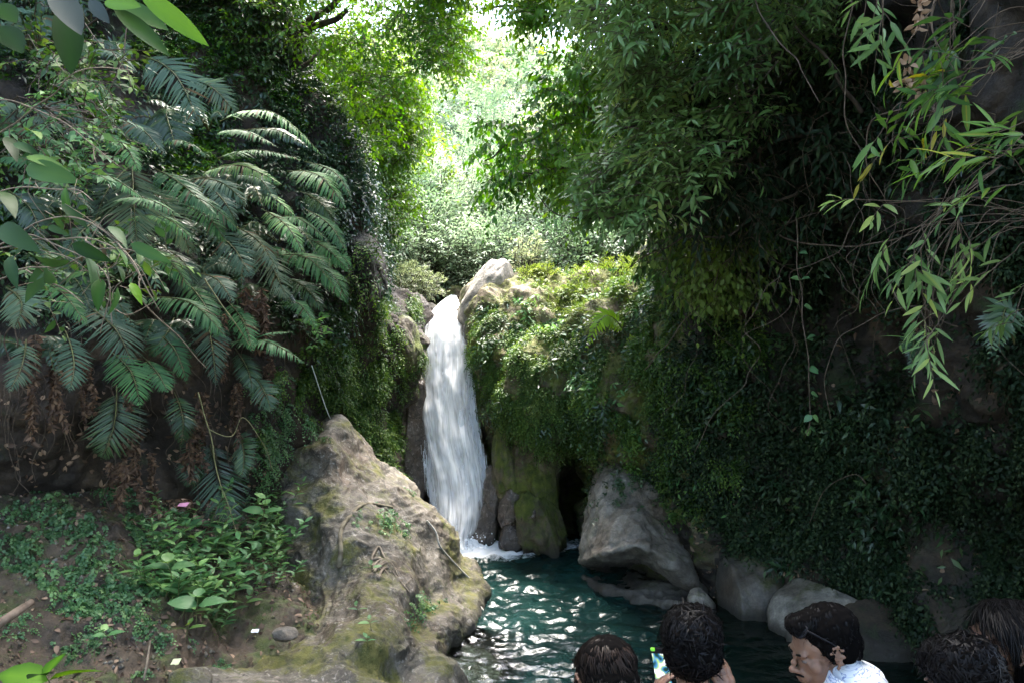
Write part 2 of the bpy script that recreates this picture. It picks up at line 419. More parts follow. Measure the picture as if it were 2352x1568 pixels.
LC = [
 [(-1500,1150,4.2),(-700,1180,5.6),(0,1150,6.7),(300,1130,7.4),(560,1150,8.3),(700,1180,9.4),(850,1300,10.8),(940,1300,12.4),(1000,1310,13.5),(1010,1310,15)],
 [(-1500,900,4.1),(-700,900,5.7),(0,900,6.6),(300,880,7.3),(560,900,8.2),(720,930,9.1),(850,1060,10.5),(915,1090,12.4),(955,1090,13.4),(990,1090,15)],
 [(-1500,600,4.0),(-700,600,5.7),(0,600,6.8),(300,600,7.6),(560,620,8.5),(750,700,9.3),(875,810,10.6),(962,840,11.7),(955,850,12.9),(985,850,15)],
 [(-1500,300,4.0),(-700,300,5.8),(0,300,7.2),(300,300,8.0),(560,330,9.0),(770,480,9.7),(858,670,10.5),(935,720,11.8),(960,730,13.2),(980,720,15)],
 [(-1500,0,4.0),(-700,0,6.1),(0,0,7.8),(300,50,8.8),(560,100,9.8),(770,300,10.2),(872,570,10.7),(895,660,12.2),(930,690,13.6),(960,690,15)],
 [(-1500,-700,3.9),(-700,-500,6.5),(0,-500,8.5),(300,-400,9.5),(560,-200,11),(715,200,11.5),(850,520,12),(870,650,13.2),(900,690,14.5),(940,690,16)],
]
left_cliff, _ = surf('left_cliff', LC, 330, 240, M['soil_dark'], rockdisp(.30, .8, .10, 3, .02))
BK = [
 [(-2200,1900,3.2),(-700,1700,4.0),(0,1660,4.4),(300,1690,4.8),(500,1790,5.2),(650,1840,5.4),(760,1860,5.6)],
 [(-2200,1650,3.5),(-700,1480,4.6),(0,1540,4.9),(300,1535,5.4),(480,1575,5.7),(640,1585,6.1),(760,1600,6.4)],
 [(-2200,1500,3.8),(-700,1350,5.2),(0,1380,5.6),(300,1370,6.2),(500,1385,6.7),(660,1420,7.2),(800,1440,7.8)],
 [(-2200,1350,4.0),(-700,1230,5.6),(0,1230,6.2),(300,1230,6.8),(520,1240,7.6),(680,1260,8.4),(800,1270,9)],
 [(-2200,1200,4.3),(-700,1120,5.9),(0,1100,7.1),(300,1080,7.8),(560,1110,8.6),(720,1130,9.6),(850,1150,10.5)],
]
bank, _ = surf('bank', BK, 260, 160, M['soil'], rockdisp(.16, 1.1, .08, 3.5, .025, 3), flip=False)

RC = [
 [(1030,1330,15),(1075,1290,12.9),(1130,1265,12.0),(1200,1262,11.7),(1285,1270,12.6),(1345,1285,13.4),(1400,1330,11.5),(1600,1400,9.7),(1800,1450,8.8),(2050,1500,8.0),(2350,1560,7),(2900,1700,5.2),(4200,1900,3.2)],
 [(1040,1120,15),(1122,1120,13.9),(1152,1110,12.2),(1205,1110,11.8),(1285,1090,12.9),(1350,1080,13.6),(1395,1080,11.2),(1600,1150,9.7),(1800,1200,9.1),(2050,1230,8.2),(2350,1200,7.0),(2900,1150,4.9),(4200,1150,3.0)],
 [(1040,950,15),(1115,950,13.9),(1132,930,12.1),(1200,940,11.3),(1290,950,11.0),(1370,950,10.7),(1450,950,10.2),(1600,950,9.4),(1800,950,8.7),(2050,950,7.7),(2350,900,6.5),(2900,900,4.7),(4200,900,2.9)],
 [(1040,820,15),(1085,810,13.4),(1095,800,12.4),(1180,810,11.5),(1270,810,11.0),(1370,800,10.5),(1470,780,10),(1600,760,9.3),(1800,750,8.5),(2050,720,7.4),(2350,650,6.2),(2900,550,4.5),(4200,500,2.8)],
 [(1045,730,15),(1075,725,13.4),(1085,705,12.8),(1170,700,12.3),(1270,700,12),(1380,690,11.4),(1480,670,10.6),(1600,560,9.4),(1800,500,8.0),(2050,450,7.0),(2350,350,5.8),(2900,200,4.3),(4200,0,2.7)],
 [(1045,700,16),(1070,695,14.5),(1110,668,14),(1200,645,13.6),(1300,650,13.2),(1400,635,12.8),(1500,600,12),(1640,350,9.6),(1800,200,7.8),(2050,150,6.6),(2350,0,5.3),(2850,-200,3.9),(3900,-700,2.5)],
 [(1050,690,19),(1075,680,18),(1120,660,17),(1220,645,17),(1320,640,17),(1430,610,16),(1560,500,14),(1700,0,9.4),(1820,-300,7.2),(2050,-500,6.0),(2350,-900,4.8),(2800,-1200,3.5),(3600,-2200,2.2)],
]
def rdisp(v):
    return rockdisp(.36, 1.0, .13, 2.6, .02, 20)(v)
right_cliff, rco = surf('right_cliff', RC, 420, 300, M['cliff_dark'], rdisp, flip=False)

# mossy stone by face near the fall; elsewhere the cliff keeps its shade-darkened colour
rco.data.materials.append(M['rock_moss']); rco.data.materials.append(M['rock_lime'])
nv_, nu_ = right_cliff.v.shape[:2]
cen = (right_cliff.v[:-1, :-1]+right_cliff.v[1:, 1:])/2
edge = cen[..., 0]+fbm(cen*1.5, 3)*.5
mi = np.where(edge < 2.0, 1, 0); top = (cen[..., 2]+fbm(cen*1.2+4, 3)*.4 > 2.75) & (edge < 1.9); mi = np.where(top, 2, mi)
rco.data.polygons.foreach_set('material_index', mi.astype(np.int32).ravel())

# terrain behind the lip of the fall, rising to a wooded hill
xs = np.linspace(-60, 60, 200); ys = np.concatenate([np.linspace(13.0, 40, 110), np.linspace(41, 200, 40)])
X, Y = np.meshgrid(xs, ys)
Z = 3.35+np.maximum(0, Y-14.5)*.20+np.clip((np.abs(X-.3*(Y-14)*.1)-1.0), 0, 3)*.35+np.clip(np.abs(X)-3, 0, 60)*.25+fbm(np.stack([X*.35, Y*.35, X*0], -1), 4)*.5
Z = np.minimum(Z, 14+fbm(np.stack([X*.05, Y*.05, X*0], -1), 3)*4)
hillv = np.stack([X, Y, Z], -1)
g = Geo(); n_ = len(xs); i = np.arange(len(ys)-1)[:, None]*n_+np.arange(n_-1)[None]
g.add(hillv, None, np.stack([i, i+1, i+1+n_, i+n_], -1).reshape(-1, 4))
g.build('hill', M['soil'])['kind'] = 'structure'
def hill_z(x, y):
    j = int(np.argmin(abs(ys-y))); k = int(np.argmin(abs(xs-x))); return float(Z[j, k])

# ledge the visitors stand on (below the picture)
xs2 = np.linspace(-2.5, 6, 120); ys2 = np.linspace(-6, 4.4, 120)
X2, Y2 = np.meshgrid(xs2, ys2)
pp = np.stack([X2, Y2, X2*0], -1)
Z2 = .50+fbm(pp*.8, 4)*.10-np.clip(Y2-3.6, 0, 1)**1*2.2+np.clip(1.0-Y2, 0, 1.2)*.6
L2 = np.stack([X2, Y2, Z2], -1)
g = Geo(); n_ = len(xs2); i = np.arange(len(ys2)-1)[:, None]*n_+np.arange(n_-1)[None]
g.add(L2, None, np.stack([i, i+1, i+1+n_, i+n_], -1).reshape(-1, 4))
g.build('rock_ledge', M['rock_grey'])['kind'] = 'structure'
def ledge_z(x, y):
    return float(Z2[int(np.argmin(abs(ys2-y))), int(np.argmin(abs(xs2-x)))])

# ---------------------------------------------------------------- water
fallfoot = P(1062, 1250, 11.85)
def water_mat():
    m, nt, N, Lk = mat('pool_water')
    g = N.new('ShaderNodeNewGeometry'); at = N.new('ShaderNodeAttribute'); at.attribute_name = 'var'
    nz = N.new('ShaderNodeTexNoise'); nz.inputs['Scale'].default_value = 1.1; nz.inputs['Detail'].default_value = 5; Lk.new(g.outputs['Position'], nz.inputs['Vector'])
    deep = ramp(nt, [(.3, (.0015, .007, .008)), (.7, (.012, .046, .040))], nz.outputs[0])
    # cliff shade mixed into the pool colour: darker to the right, greener elsewhere
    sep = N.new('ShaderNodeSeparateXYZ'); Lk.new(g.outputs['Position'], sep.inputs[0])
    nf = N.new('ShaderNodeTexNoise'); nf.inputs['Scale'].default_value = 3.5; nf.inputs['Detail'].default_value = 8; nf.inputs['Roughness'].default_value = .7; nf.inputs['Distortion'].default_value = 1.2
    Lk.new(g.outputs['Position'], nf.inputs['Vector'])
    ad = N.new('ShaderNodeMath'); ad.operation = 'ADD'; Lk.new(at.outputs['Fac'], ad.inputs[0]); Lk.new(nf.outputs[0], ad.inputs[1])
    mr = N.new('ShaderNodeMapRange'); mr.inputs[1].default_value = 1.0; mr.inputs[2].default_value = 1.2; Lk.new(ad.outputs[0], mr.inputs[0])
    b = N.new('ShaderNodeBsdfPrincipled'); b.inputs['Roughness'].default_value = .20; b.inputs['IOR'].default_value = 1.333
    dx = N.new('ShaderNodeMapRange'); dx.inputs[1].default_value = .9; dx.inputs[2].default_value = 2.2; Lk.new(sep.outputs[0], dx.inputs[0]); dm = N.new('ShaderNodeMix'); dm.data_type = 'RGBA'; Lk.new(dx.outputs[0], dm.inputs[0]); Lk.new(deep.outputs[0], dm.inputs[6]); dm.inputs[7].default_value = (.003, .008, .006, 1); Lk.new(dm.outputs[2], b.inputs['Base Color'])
    n2 = N.new('ShaderNodeTexNoise'); n2.inputs['Scale'].default_value = 16; n2.inputs['Detail'].default_value = 3; Lk.new(g.outputs['Position'], n2.inputs['Vector'])
    bp = N.new('ShaderNodeBump'); bp.inputs['Strength'].default_value = .5; bp.inputs['Distance'].default_value = .02; Lk.new(n2.outputs[0], bp.inputs['Height']); Lk.new(bp.outputs[0], b.inputs['Normal'])
    # clear shallow water near the rock: lets the brown bed show
    tr = N.new('ShaderNodeBsdfTransparent'); tr.inputs[0].default_value = (.62, .72, .66, 1)
    gl = N.new('ShaderNodeBsdfGlossy'); gl.inputs['Roughness'].default_value = .05; Lk.new(bp.outputs[0], gl.inputs['Normal'])
    fr = N.new('ShaderNodeFresnel'); fr.inputs[0].default_value = 1.333; Lk.new(bp.outputs[0], fr.inputs['Normal'])
    sh = N.new('ShaderNodeMixShader'); Lk.new(fr.outputs[0], sh.inputs[0]); Lk.new(tr.outputs[0], sh.inputs[1]); Lk.new(gl.outputs[0], sh.inputs[2])
    a2 = N.new('ShaderNodeAttribute'); a2.attribute_name = 'shallow'
    m2 = N.new('ShaderNodeMixShader'); Lk.new(a2.outputs['Fac'], m2.inputs[0]); Lk.new(b.outputs[0], m2.inputs[1]); Lk.new(sh.outputs[0], m2.inputs[2])
    fo = N.new('ShaderNodeBsdfPrincipled'); fo.inputs['Base Color'].default_value = (.85, .88, .92, 1); fo.inputs['Roughness'].default_value = .7
    mx = N.new('ShaderNodeMixShader'); Lk.new(mr.outputs[0], mx.inputs[0]); Lk.new(m2.outputs[0], mx.inputs[1]); Lk.new(fo.outputs[0], mx.inputs[2])
    o = N.new('ShaderNodeOutputMaterial'); Lk.new(mx.outputs[0], o.inputs[0])
    return m
xw = np.arange(-3.0, 7.0, .03); yw = np.arange(3.0, 13.6, .03)
X3, Y3 = np.meshgrid(xw, yw)
pw = np.stack([X3, Y3, X3*0], -1)
dist = np.sqrt((X3-fallfoot[0])**2+((Y3-fallfoot[1]))**2)
calm = 1/(1+np.exp((X3-1.9)/.5))
amp = (.008+.027*calm)*(1+1.2*np.exp(-dist/.9))
warp = np.stack([pn(pw*1.1+3), pn(pw*1.1+8), X3*0], -1)*.5
W3 = amp*(pn((pw+warp*.4)*np.array([2.6, 4.6, 1]))*1.0+.55*pn((pw+warp*.3)*np.array([5.5, 10, 1])+5)+.28*pn(pw*np.array([12, 20, 1])+9)+.12*pn(pw*26))*1.5
W3 += .10*np.exp(-(dist/.45)**2)*(.5+pn(pw*6))
foam = np.exp(-(dist/.75)**2)*1.0+np.exp(-((X3-fallfoot[0]-.9)/1.5)**2-((Y3-fallfoot[1]-.05)/.6)**2)*.60+.36*np.exp(-dist/1.6)
xe = P(1090, 1430, 8.6)[0]
px3, py3 = 1176+F*X3/Y3, 784+F*3.0/Y3
shallow = np.clip(1.35-np.sqrt(((X3+.62)/.55)**2+((Y3-7.65)/.85)**2)+pn(pw*2)*.35, 0, 1)
shallow = np.clip(shallow*2.5, 0, 1)
g = Geo(); n_ = len(xw); i = np.arange(len(yw)-1)[:, None]*n_+np.arange(n_-1)[None]
g.add(np.stack([X3, Y3, W3], -1), None, np.stack([i, i+1, i+1+n_, i+n_], -1).reshape(-1, 4), foam.ravel())
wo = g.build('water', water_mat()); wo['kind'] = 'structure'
a = wo.data.attributes.new('shallow', 'FLOAT', 'POINT'); a.data.foreach_set('value', shallow.ravel().astype(np.float32))
# brown shelf just under the surface
g = Geo()
sv = np.linspace(0, 1, 60); SX, SY = np.meshgrid(np.linspace(-2.4, .8, 90), np.linspace(6.0, 9.4, 90))
sp = np.stack([SX, SY, SX*0], -1)
SZ = -.10-.9*np.clip(np.sqrt(((SX+.75)/.85)**2+((SY-7.6)/1.2)**2)-.75, 0, 2)+fbm(sp*2.5, 4)*.08
i = np.arange(89)[:, None]*90+np.arange(89)[None]
g.add(np.stack([SX, SY, SZ], -1), None, np.stack([i, i+1, i+91, i+90], -1).reshape(-1, 4))
g.build('river_bed', M['rock_wet'])['kind'] = 'structure'

# ---------------------------------------------------------------- the waterfall
def fall_mat(name, lo, hi, soft):
    m, nt, N, Lk = mat(name)
    uv = N.new('ShaderNodeAttribute'); uv.attribute_name = 'flow'
    def noi(sc, det, x, y, seed):
        mp = N.new('ShaderNodeMapping'); mp.inputs['Scale'].default_value = (x, y, 1); mp.inputs['Location'].default_value = (seed, seed*1.7, seed)
        Lk.new(uv.outputs['Vector'], mp.inputs[0])
        n = N.new('ShaderNodeTexNoise'); n.inputs['Scale'].default_value = sc; n.inputs['Detail'].default_value = det; n.inputs['Roughness'].default_value = .62; n.inputs['Distortion'].default_value = .35
        Lk.new(mp.outputs[0], n.inputs['Vector']); return n.outputs[0]
    def M2(op, a, b):
        x = N.new('ShaderNodeMath'); x.operation = op
        for k, v in enumerate((a, b)):
            if isinstance(v, (int, float)): x.inputs[k].default_value = v
            else: Lk.new(v, x.inputs[k])
        return x.outputs[0]
    st = noi(1, 5, 6.5, 1.3, 0); st2 = noi(1, 3, 2.2, 1.6, 4)
    ed = N.new('ShaderNodeAttribute'); ed.attribute_name = 'var'
    s = M2('ADD', M2('MULTIPLY', st, .6), M2('MULTIPLY', st2, .4))
    s = M2('ADD', s, M2('MULTIPLY', M2('SUBTRACT', ed.outputs['Fac'], .5), soft))
    mr = N.new('ShaderNodeMapRange'); mr.inputs[1].default_value = lo; mr.inputs[2].default_value = hi; Lk.new(s, mr.inputs[0])
    d = N.new('ShaderNodeBsdfPrincipled'); d.inputs['Roughness'].default_value = .45
    cr = ramp(nt, [(.28, (.66, .70, .78)), (.40, (.92, .93, .96)), (.5, (.98, .98, .98))], M2('ADD', M2('MULTIPLY', noi(1, 5, 6, 1.9, 9), .55), M2('MULTIPLY', st2, .4)))
    Lk.new(cr.outputs[0], d.inputs['Base Color'])
    t = N.new('ShaderNodeBsdfTranslucent'); t.inputs[0].default_value = (.9, .93, .97, 1)
    bp = N.new('ShaderNodeBump'); bp.inputs['Strength'].default_value = .25; bp.inputs['Distance'].default_value = .04; Lk.new(st, bp.inputs['Height']); Lk.new(bp.outputs[0], d.inputs['Normal'])
    mx = N.new('ShaderNodeMixShader'); mx.inputs[0].default_value = .25; Lk.new(d.outputs[0], mx.inputs[1]); Lk.new(t.outputs[0], mx.inputs[2])
    tr = N.new('ShaderNodeBsdfTransparent')
    m3 = N.new('ShaderNodeMixShader'); Lk.new(mr.outputs[0], m3.inputs[0]); Lk.new(tr.outputs[0], m3.inputs[1]); Lk.new(mx.outputs[0], m3.inputs[2])
    o = N.new('ShaderNodeOutputMaterial'); Lk.new(m3.outputs[0], o.inputs[0])
    return m
rows = [(674,1034,1044,15.0),(684,1024,1050,14.2),(698,1008,1058,13.6),(714,992,1063,13.3),(732,979,1067,13.1),(765,968,1072,12.9),(820,961,1078,12.75),(900,961,1084,12.6),(1000,968,1098,12.45),(1080,980,1116,12.3),(1150,994,1118,12.15),(1200,1006,1104,12.0),(1240,1020,1080,11.9),(1262,1030,1078,11.8)]
def fall_sheet(off, widen, mt, name, parent, seed):
    rr = catmull(np.array(rows, float), 170)
    nu = 60; u = np.linspace(-1, 1, nu)
    y, xl, xr, d = rr.T
    c = (xl+xr)/2; h = (xr-xl)/2*widen
    PX = c[:, None]+h[:, None]*u[None]; D = d[:, None]-off-.16*(1-u[None]**2)+.10*pn(np.stack([u[None]*2.3+y[:, None]*0, y[:, None]*.012+u[None]*0, seed+0*u[None]*y[:, None]], -1))
    Pw = PA(PX, np.broadcast_to(y[:, None], PX.shape), D)
    Pw = Pw+np.stack([pn(np.stack([Pw[..., 0]*7, Pw[..., 2]*1.2, Pw[..., 0]*0+seed], -1))*s for s in (.02, .07, .02)], -1)
    Pw[..., 1] += .03*fbm(np.stack([Pw[..., 0]*9, Pw[..., 2]*4, Pw[..., 0]*0+seed], -1), 3)
    g = Geo(); i = np.arange(169)[:, None]*nu+np.arange(nu-1)[None]
    edge = 1-np.abs(u[None])**5*np.ones((170, 1))
    vv = np.linspace(0, 1, 170)[:, None]
    g.add(Pw, None, np.stack([i, i+nu, i+nu+1, i+1], -1).reshape(-1, 4), (edge-.15*vv**2).ravel())
    o = g.build(name, mt, parent)
    at = o.data.attributes.new('flow', 'FLOAT_VECTOR', 'POINT')
    fl = np.stack([np.broadcast_to(u[None], PX.shape)*(h[:, None]/45), np.broadcast_to((y[:, None]-680)/150., PX.shape), np.full(PX.shape, seed*3.1)], -1)
    at.data.foreach_set('vector', fl.astype(np.float32).ravel())
    return o
wf = empty('waterfall', fallfoot, 'white waterfall plunging through the mossy cleft into the dark pool', 'waterfall')
fall_sheet(0, 1.05, fall_mat('fall_core', .12, .34, .5), 'water_sheet', wf, 1)
fall_sheet(.10, .92, fall_mat('fall_mid', .34, .60, .45), 'water_sheet', wf, 5)
fall_sheet(.22, 1.06, fall_mat('fall_veil', .46, .74, .35), 'spray_veil', wf, 9)
# loose strands and drops beside the main sheet
g = Geo()
for k in range(620):
    t = rng.random()**.7; y0 = 760+t*470
    rr = np.array(rows, float); xl = np.interp(y0, rr[:, 0], rr[:, 1]); xr = np.interp(y0, rr[:, 0], rr[:, 2]); d = np.interp(y0, rr[:, 0], rr[:, 3])
    side = rng.random() < .55
    x0 = (xr+rng.normal()*4-2) if side else (xl+rng.normal()*4+2)
    L = rng.uniform(10, 45); a = P(x0, y0, d-.12+rng.normal()*.05); b = P(x0+(2 if side else 1)*L*.06, y0+L, d-.16)
    w = rng.uniform(.002, .006)
    g.add([a, a+[w, 0, 0], b+[w*.6, 0, 0], b, (a+b)/2+[w*.5, -w, 0]], [(0, 4, 1), (1, 4, 2), (2, 4, 3), (3, 4, 0)])
for k in range(260):
    x0 = rng.normal(1058, 34); y0 = 1262-abs(rng.normal())*16; a = P(x0, y0, 11.7+rng.normal()*.15); w = rng.uniform(.006, .018)
    g.add([a+[w, 0, 0], a-[w, 0, 0], a+[0, 0, w], a-[0, 0, w], a+[0, -w, 0]], [(0, 2, 4), (2, 1, 4), (1, 3, 4), (3, 0, 4)])
g.build('water_drops', simple_mat('spray', (.9, .93, .97), .3), wf)['kind'] = 'stuff'
# foam heap at the foot
g = Geo(); U, V = np.meshgrid(np.linspace(0, 2*math.pi, 60), np.linspace(0, 1, 24))
rad = V*(.34+.05*np.sin(3*U)); hx = fallfoot[0]+rad*np.cos(U)*1.25; hy = fallfoot[1]-.12+rad*np.sin(U)*.6
hp = np.stack([hx, hy, .16*(1-V**2)-.02], -1); hp[..., 2] += .05*fbm(hp*8, 3)*(1-V**4)
i = np.arange(23)[:, None]*60+np.arange(59)[None]; g.add(hp, None, np.stack([i, i+1, i+61, i+60], -1).reshape(-1, 4))
g.build('foam_heap', simple_mat('foam', (.88, .91, .95), .7, bump=.6, nscale=20, col2=(.6, .66, .72)), wf)

# ================================================================ ROCKS (things)
def rock_patch(name, ctrl, nu, nv, m, disp, label, cat='boulder', group=None, world=False):
    p = Patch(ctrl, nu, nv, disp, True, world); g = Geo(); p.geo(g)
    o = g.build(name, m); tag(o, label, cat, group); return p, o
BR = [
 [(665,1030,10.8),(672,1010,10.3),(690,985,9.9),(735,972,9.9),(772,962,9.8),(800,972,9.9),(835,1008,10.3),(870,1060,11.0),(870,1120,11.6)],
 [(640,1100,10.0),(650,1080,9.5),(662,1040,9.0),(710,1040,8.85),(775,1000,9.0),(840,1030,9.4),(885,1070,9.9),(915,1110,10.8),(900,1160,11.4)],
 [(610,1190,9.5),(620,1180,9.1),(655,1160,8.6),(715,1160,8.45),(790,1130,8.4),(880,1120,8.9),(957,1150,9.7),(965,1190,10.9),(950,1250,11.5)],
 [(610,1300,9.1),(622,1290,8.6),(665,1275,8.1),(730,1270,7.9),(820,1250,7.95),(920,1235,8.6),(1012,1232,9.6),(1005,1275,10.8),(990,1330,11.3)],
 [(630,1390,8.4),(645,1378,8.0),(692,1365,7.6),(760,1355,7.4),(860,1335,7.6),(960,1325,8.3),(1086,1315,9.7),(1065,1350,10.6),(1040,1400,11)],
 [(590,1460,7.6),(605,1450,7.2),(700,1440,7.0),(800,1430,6.9),(900,1420,7.1),(990,1410,7.8),(1085,1440,8.5),(1075,1470,9.3),(1040,1500,9.8)],
 [(500,1540,6.3),(520,1530,6.1),(640,1520,6.15),(780,1500,6.3),(880,1490,6.6),(965,1480,7.2),(1042,1500,7.7),(1050,1540,8.2),(1040,1590,8.5)],
 [(330,1650,5.4),(380,1640,5.3),(560,1640,5.4),(740,1640,5.6),(860,1640,5.8),(980,1645,6.2),(1066,1660,6.5),(1080,1700,6.7),(1070,1760,6.8)],
 [(330,1900,4.4),(380,1880,4.4),(560,1880,4.5),(740,1900,4.6),(860,1920,4.8),(980,1950,5.0),(1066,1990,5.1),(1080,2100,5.2),(1070,2200,5.2)],
]
def bdisp(v):
    # root-like ribs that run down and across the rock, over lumps and hollows
    w = v+.25*np.stack([pn(v*1.3+1), pn(v*1.3+4), pn(v*1.3+7)], -1)
    a = w[..., 0]*.8+w[..., 2]*.55; ridge = np.exp(-(((a*2.2) % 1.0-.5)/.10)**2)*np.clip(pn(v*1.1+11)+.15, 0, 1)
    return .17*fbm(v*.9, 2)+.09*fbm(w*1.7+2, 4, True)+.035*np.tanh(4*pn(w*np.array([1.2, 1.2, 2.6])+9))+.018*fbm(v*5, 3)+.008*fbm(v*16, 3)+.05*ridge-.16*np.clip(pn(v*1.9+31)-.10, 0, 1)
big_rock, _ = rock_patch('boulder', BR, 300, 380, M['rock'], bdisp, 'huge tan boulder with a peaked top and winding ribs left of the waterfall pool')

B1 = [
 [(1372,1080,11.4),(1380,1068,11.1),(1400,1058,10.9),(1435,1060,10.8),(1480,1085,10.7),(1520,1115,10.8),(1555,1145,11.0)],
 [(1364,1130,11.4),(1364,1122,10.9),(1380,1110,10.4),(1420,1108,10.2),(1478,1122,10.1),(1538,1150,10.1),(1580,1185,10.5)],
 [(1358,1190,11.4),(1352,1185,10.7),(1366,1180,10.0),(1410,1180,9.7),(1470,1180,9.6),(1530,1210,9.8),(1580,1240,10.3)],
 [(1345,1280,11.4),(1338,1275,10.6),(1350,1262,9.8),(1400,1250,9.4),(1470,1235,9.3),(1540,1265,9.5),(1600,1300,10.1)],
 [(1345,1300,11.4),(1337,1290,10.5),(1352,1288,9.75),(1400,1275,9.45),(1470,1262,9.25),(1550,1300,9.2),(1620,1360,9.7)],
 [(1350,1310,11.4),(1348,1305,10.9),(1375,1300,10.7),(1425,1298,10.7),(1480,1298,10.5),(1550,1338,9.9),(1625,1385,9.5)],
 [(1340,1322,11.2),(1338,1315,10.8),(1352,1322,10.45),(1400,1343,10.05),(1460,1362,9.65),(1540,1375,9.3),(1635,1395,9.05)],
 [(1336,1332,11.0),(1335,1328,10.4),(1352,1338,10.0),(1400,1362,9.6),(1460,1382,9.3),(1540,1392,9.05),(1640,1412,8.85)],
 [(1336,1420,11.0),(1335,1420,10.3),(1356,1440,9.9),(1400,1470,9.5),(1460,1490,9.3),(1540,1490,9.1),(1640,1500,8.9)],
]
b1, _ = rock_patch('boulder', B1, 150, 190, M['rock_grey'], lambda v: .07*fbm(v*1.6+40, 3)+.05*fbm(v*4+3, 3, True)-.05*np.clip(pn(v*7+2)-.12, 0, 1)+.012*fbm(v*14, 3), 'grey boulder with a dark hollow under its brow at the right edge of the pool')

def blob(name, c, r, m, label, cat='boulder', group=None, seed=0, n=60, rot=0, cut=None, amp=.16, parent=None, tilt=0):
    th = np.linspace(0, 2*math.pi, n*2); ph = np.linspace(.001, math.pi-.001, n)
    T, Ph = np.meshgrid(th, ph)
    d = np.stack([np.sin(Ph)*np.cos(T), np.sin(Ph)*np.sin(T), np.cos(Ph)], -1)
    q = np.sign(d)*np.abs(d)**.85
    k = 1+amp*fbm(d*1.3+seed, 3)+amp*.35*fbm(d*4+seed, 4, True)
    v = q*k[..., None]
    rr_ = random.Random(seed)
    for s in range(4):      # flat fracture planes
        nn = nrm(np.array([rr_.uniform(-1, 1), rr_.uniform(-1, .6), rr_.uniform(-.2, 1)])); dd = .78
        over = np.clip((v*nn).sum(-1)-dd, 0, None); v = v-nn*over[..., None]*.8
    v = v*np.array(r)
    cz, sz = math.cos(rot), math.sin(rot); ct, stt = math.cos(tilt), math.sin(tilt)
    v = np.stack([v[..., 0]*ct-v[..., 2]*stt, v[..., 1], v[..., 0]*stt+v[..., 2]*ct], -1)
    v = np.stack([v[..., 0]*cz-v[..., 1]*sz, v[..., 0]*sz+v[..., 1]*cz, v[..., 2]], -1)+np.array(c)
    g = Geo(); i = np.arange(n-1)[:, None]*(2*n)+np.arange(2*n-1)[None]
    g.add(v, None, np.stack([i, i+2*n, i+2*n+1, i+1], -1).reshape(-1, 4))
    o = g.build(name, m, parent)
    if label: tag(o, label, cat, group)
    return o
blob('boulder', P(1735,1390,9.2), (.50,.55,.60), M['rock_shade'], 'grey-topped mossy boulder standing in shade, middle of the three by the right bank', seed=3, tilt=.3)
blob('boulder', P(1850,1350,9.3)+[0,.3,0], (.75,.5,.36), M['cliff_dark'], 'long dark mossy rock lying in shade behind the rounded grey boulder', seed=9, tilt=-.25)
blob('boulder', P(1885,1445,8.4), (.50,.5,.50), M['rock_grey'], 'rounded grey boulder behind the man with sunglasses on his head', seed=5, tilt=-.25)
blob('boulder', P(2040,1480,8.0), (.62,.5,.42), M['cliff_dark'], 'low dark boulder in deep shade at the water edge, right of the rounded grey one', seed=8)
blob('boulder', P(1612,1400,8.95), (.17,.2,.22), M['rock_grey'], 'small pale rock at the waterline between the hollowed boulder and the mossy one', seed=15)
# rocks about the foot of the fall
blob('boulder', P(1105,1215,12.0), (.27,.3,.75), M['rock_wet'], 'wet black rock touching the right side of the waterfall foot', seed=21, tilt=-.35)
blob('boulder', P(1182,1160,11.75), (.22,.25,.33), M['rock_wet'], 'wet brown rock knob beside the waterfall, above the glistening one', seed=22, tilt=-.3)
blob('boulder', P(1175,1235,11.65), (.20,.24,.20), M['rock_wet'], 'glistening brown rock at the pool edge right of the waterfall', seed=23)
blob('boulder', P(1238,1205,11.6), (.34,.34,.52), M['rock_moss'], 'rounded moss-coated rock standing at the back of the pool', seed=24, tilt=.1, amp=.3)
blob('boulder', P(1165,1050,11.9), (.22,.3,.75), M['rock_moss'], 'tall mossy rock rib just right of the falling water', seed=25, tilt=.05, amp=.34)
blob('boulder', P(1215,1165,11.55), (.17,.22,.24), M['rock_wet'], 'small dark rock wedged between the mossy rib and the mossy block', seed=27, amp=.3)
blob('boulder', P(1135,1130,11.95), (.16,.2,.34), M['rock_wet'], 'narrow dark wet rock standing at the right edge of the falling water', seed=28, amp=.3)
blob('boulder', P(1245,1110,11.75), (.24,.3,.45), M['rock_moss'], 'mossy rock block stacked over the rounded one at the back of the pool', seed=26, amp=.34)
# dark recess behind the fall and on its left
blob('boulder', P(950,1010,12.5), (.28,.4,1.1), M['rock_wet'], 'dark damp rock pillar hugging the left side of the waterfall', seed=31)
# rocks at the lip
blob('boulder', P(1122,690,12.95), (.36,.45,.74), M['rock_grey'], 'pale grey leaning rock at the right lip of the waterfall', seed=35, tilt=-.55, amp=.12)
blob('boulder', P(1050,676,14.6), (.24,.25,.16), M['rock_lime'], 'small mossy stone at the top of the waterfall', seed=36)
blob('boulder', P(985,718,13.6), (.22,.25,.16), M['rock_grey'], 'pale rock at the left lip of the waterfall', seed=37)
blob('boulder', P(960,745,13.3), (.22,.25,.20), M['rock_grey'], 'brownish rock below the pale one at the left lip of the waterfall', seed=38)
blob('boulder', P(1095,740,12.95), (.20,.25,.42), M['rock_lime'], 'yellow mossy rock shoulder just right of the waterfall crest', seed=39, tilt=.1)
blob('boulder', P(838,612,9.9), (.24,.5,.46), M['cliff_dark'], 'dark overhanging rock knob high on the left cliff by the opening', seed=41, amp=.25)
blob('boulder', P(915,790,11.5), (.30,.4,.42), M['rock_moss'], 'bulging mossy rock hanging over the left side of the waterfall', seed=43, tilt=.3)
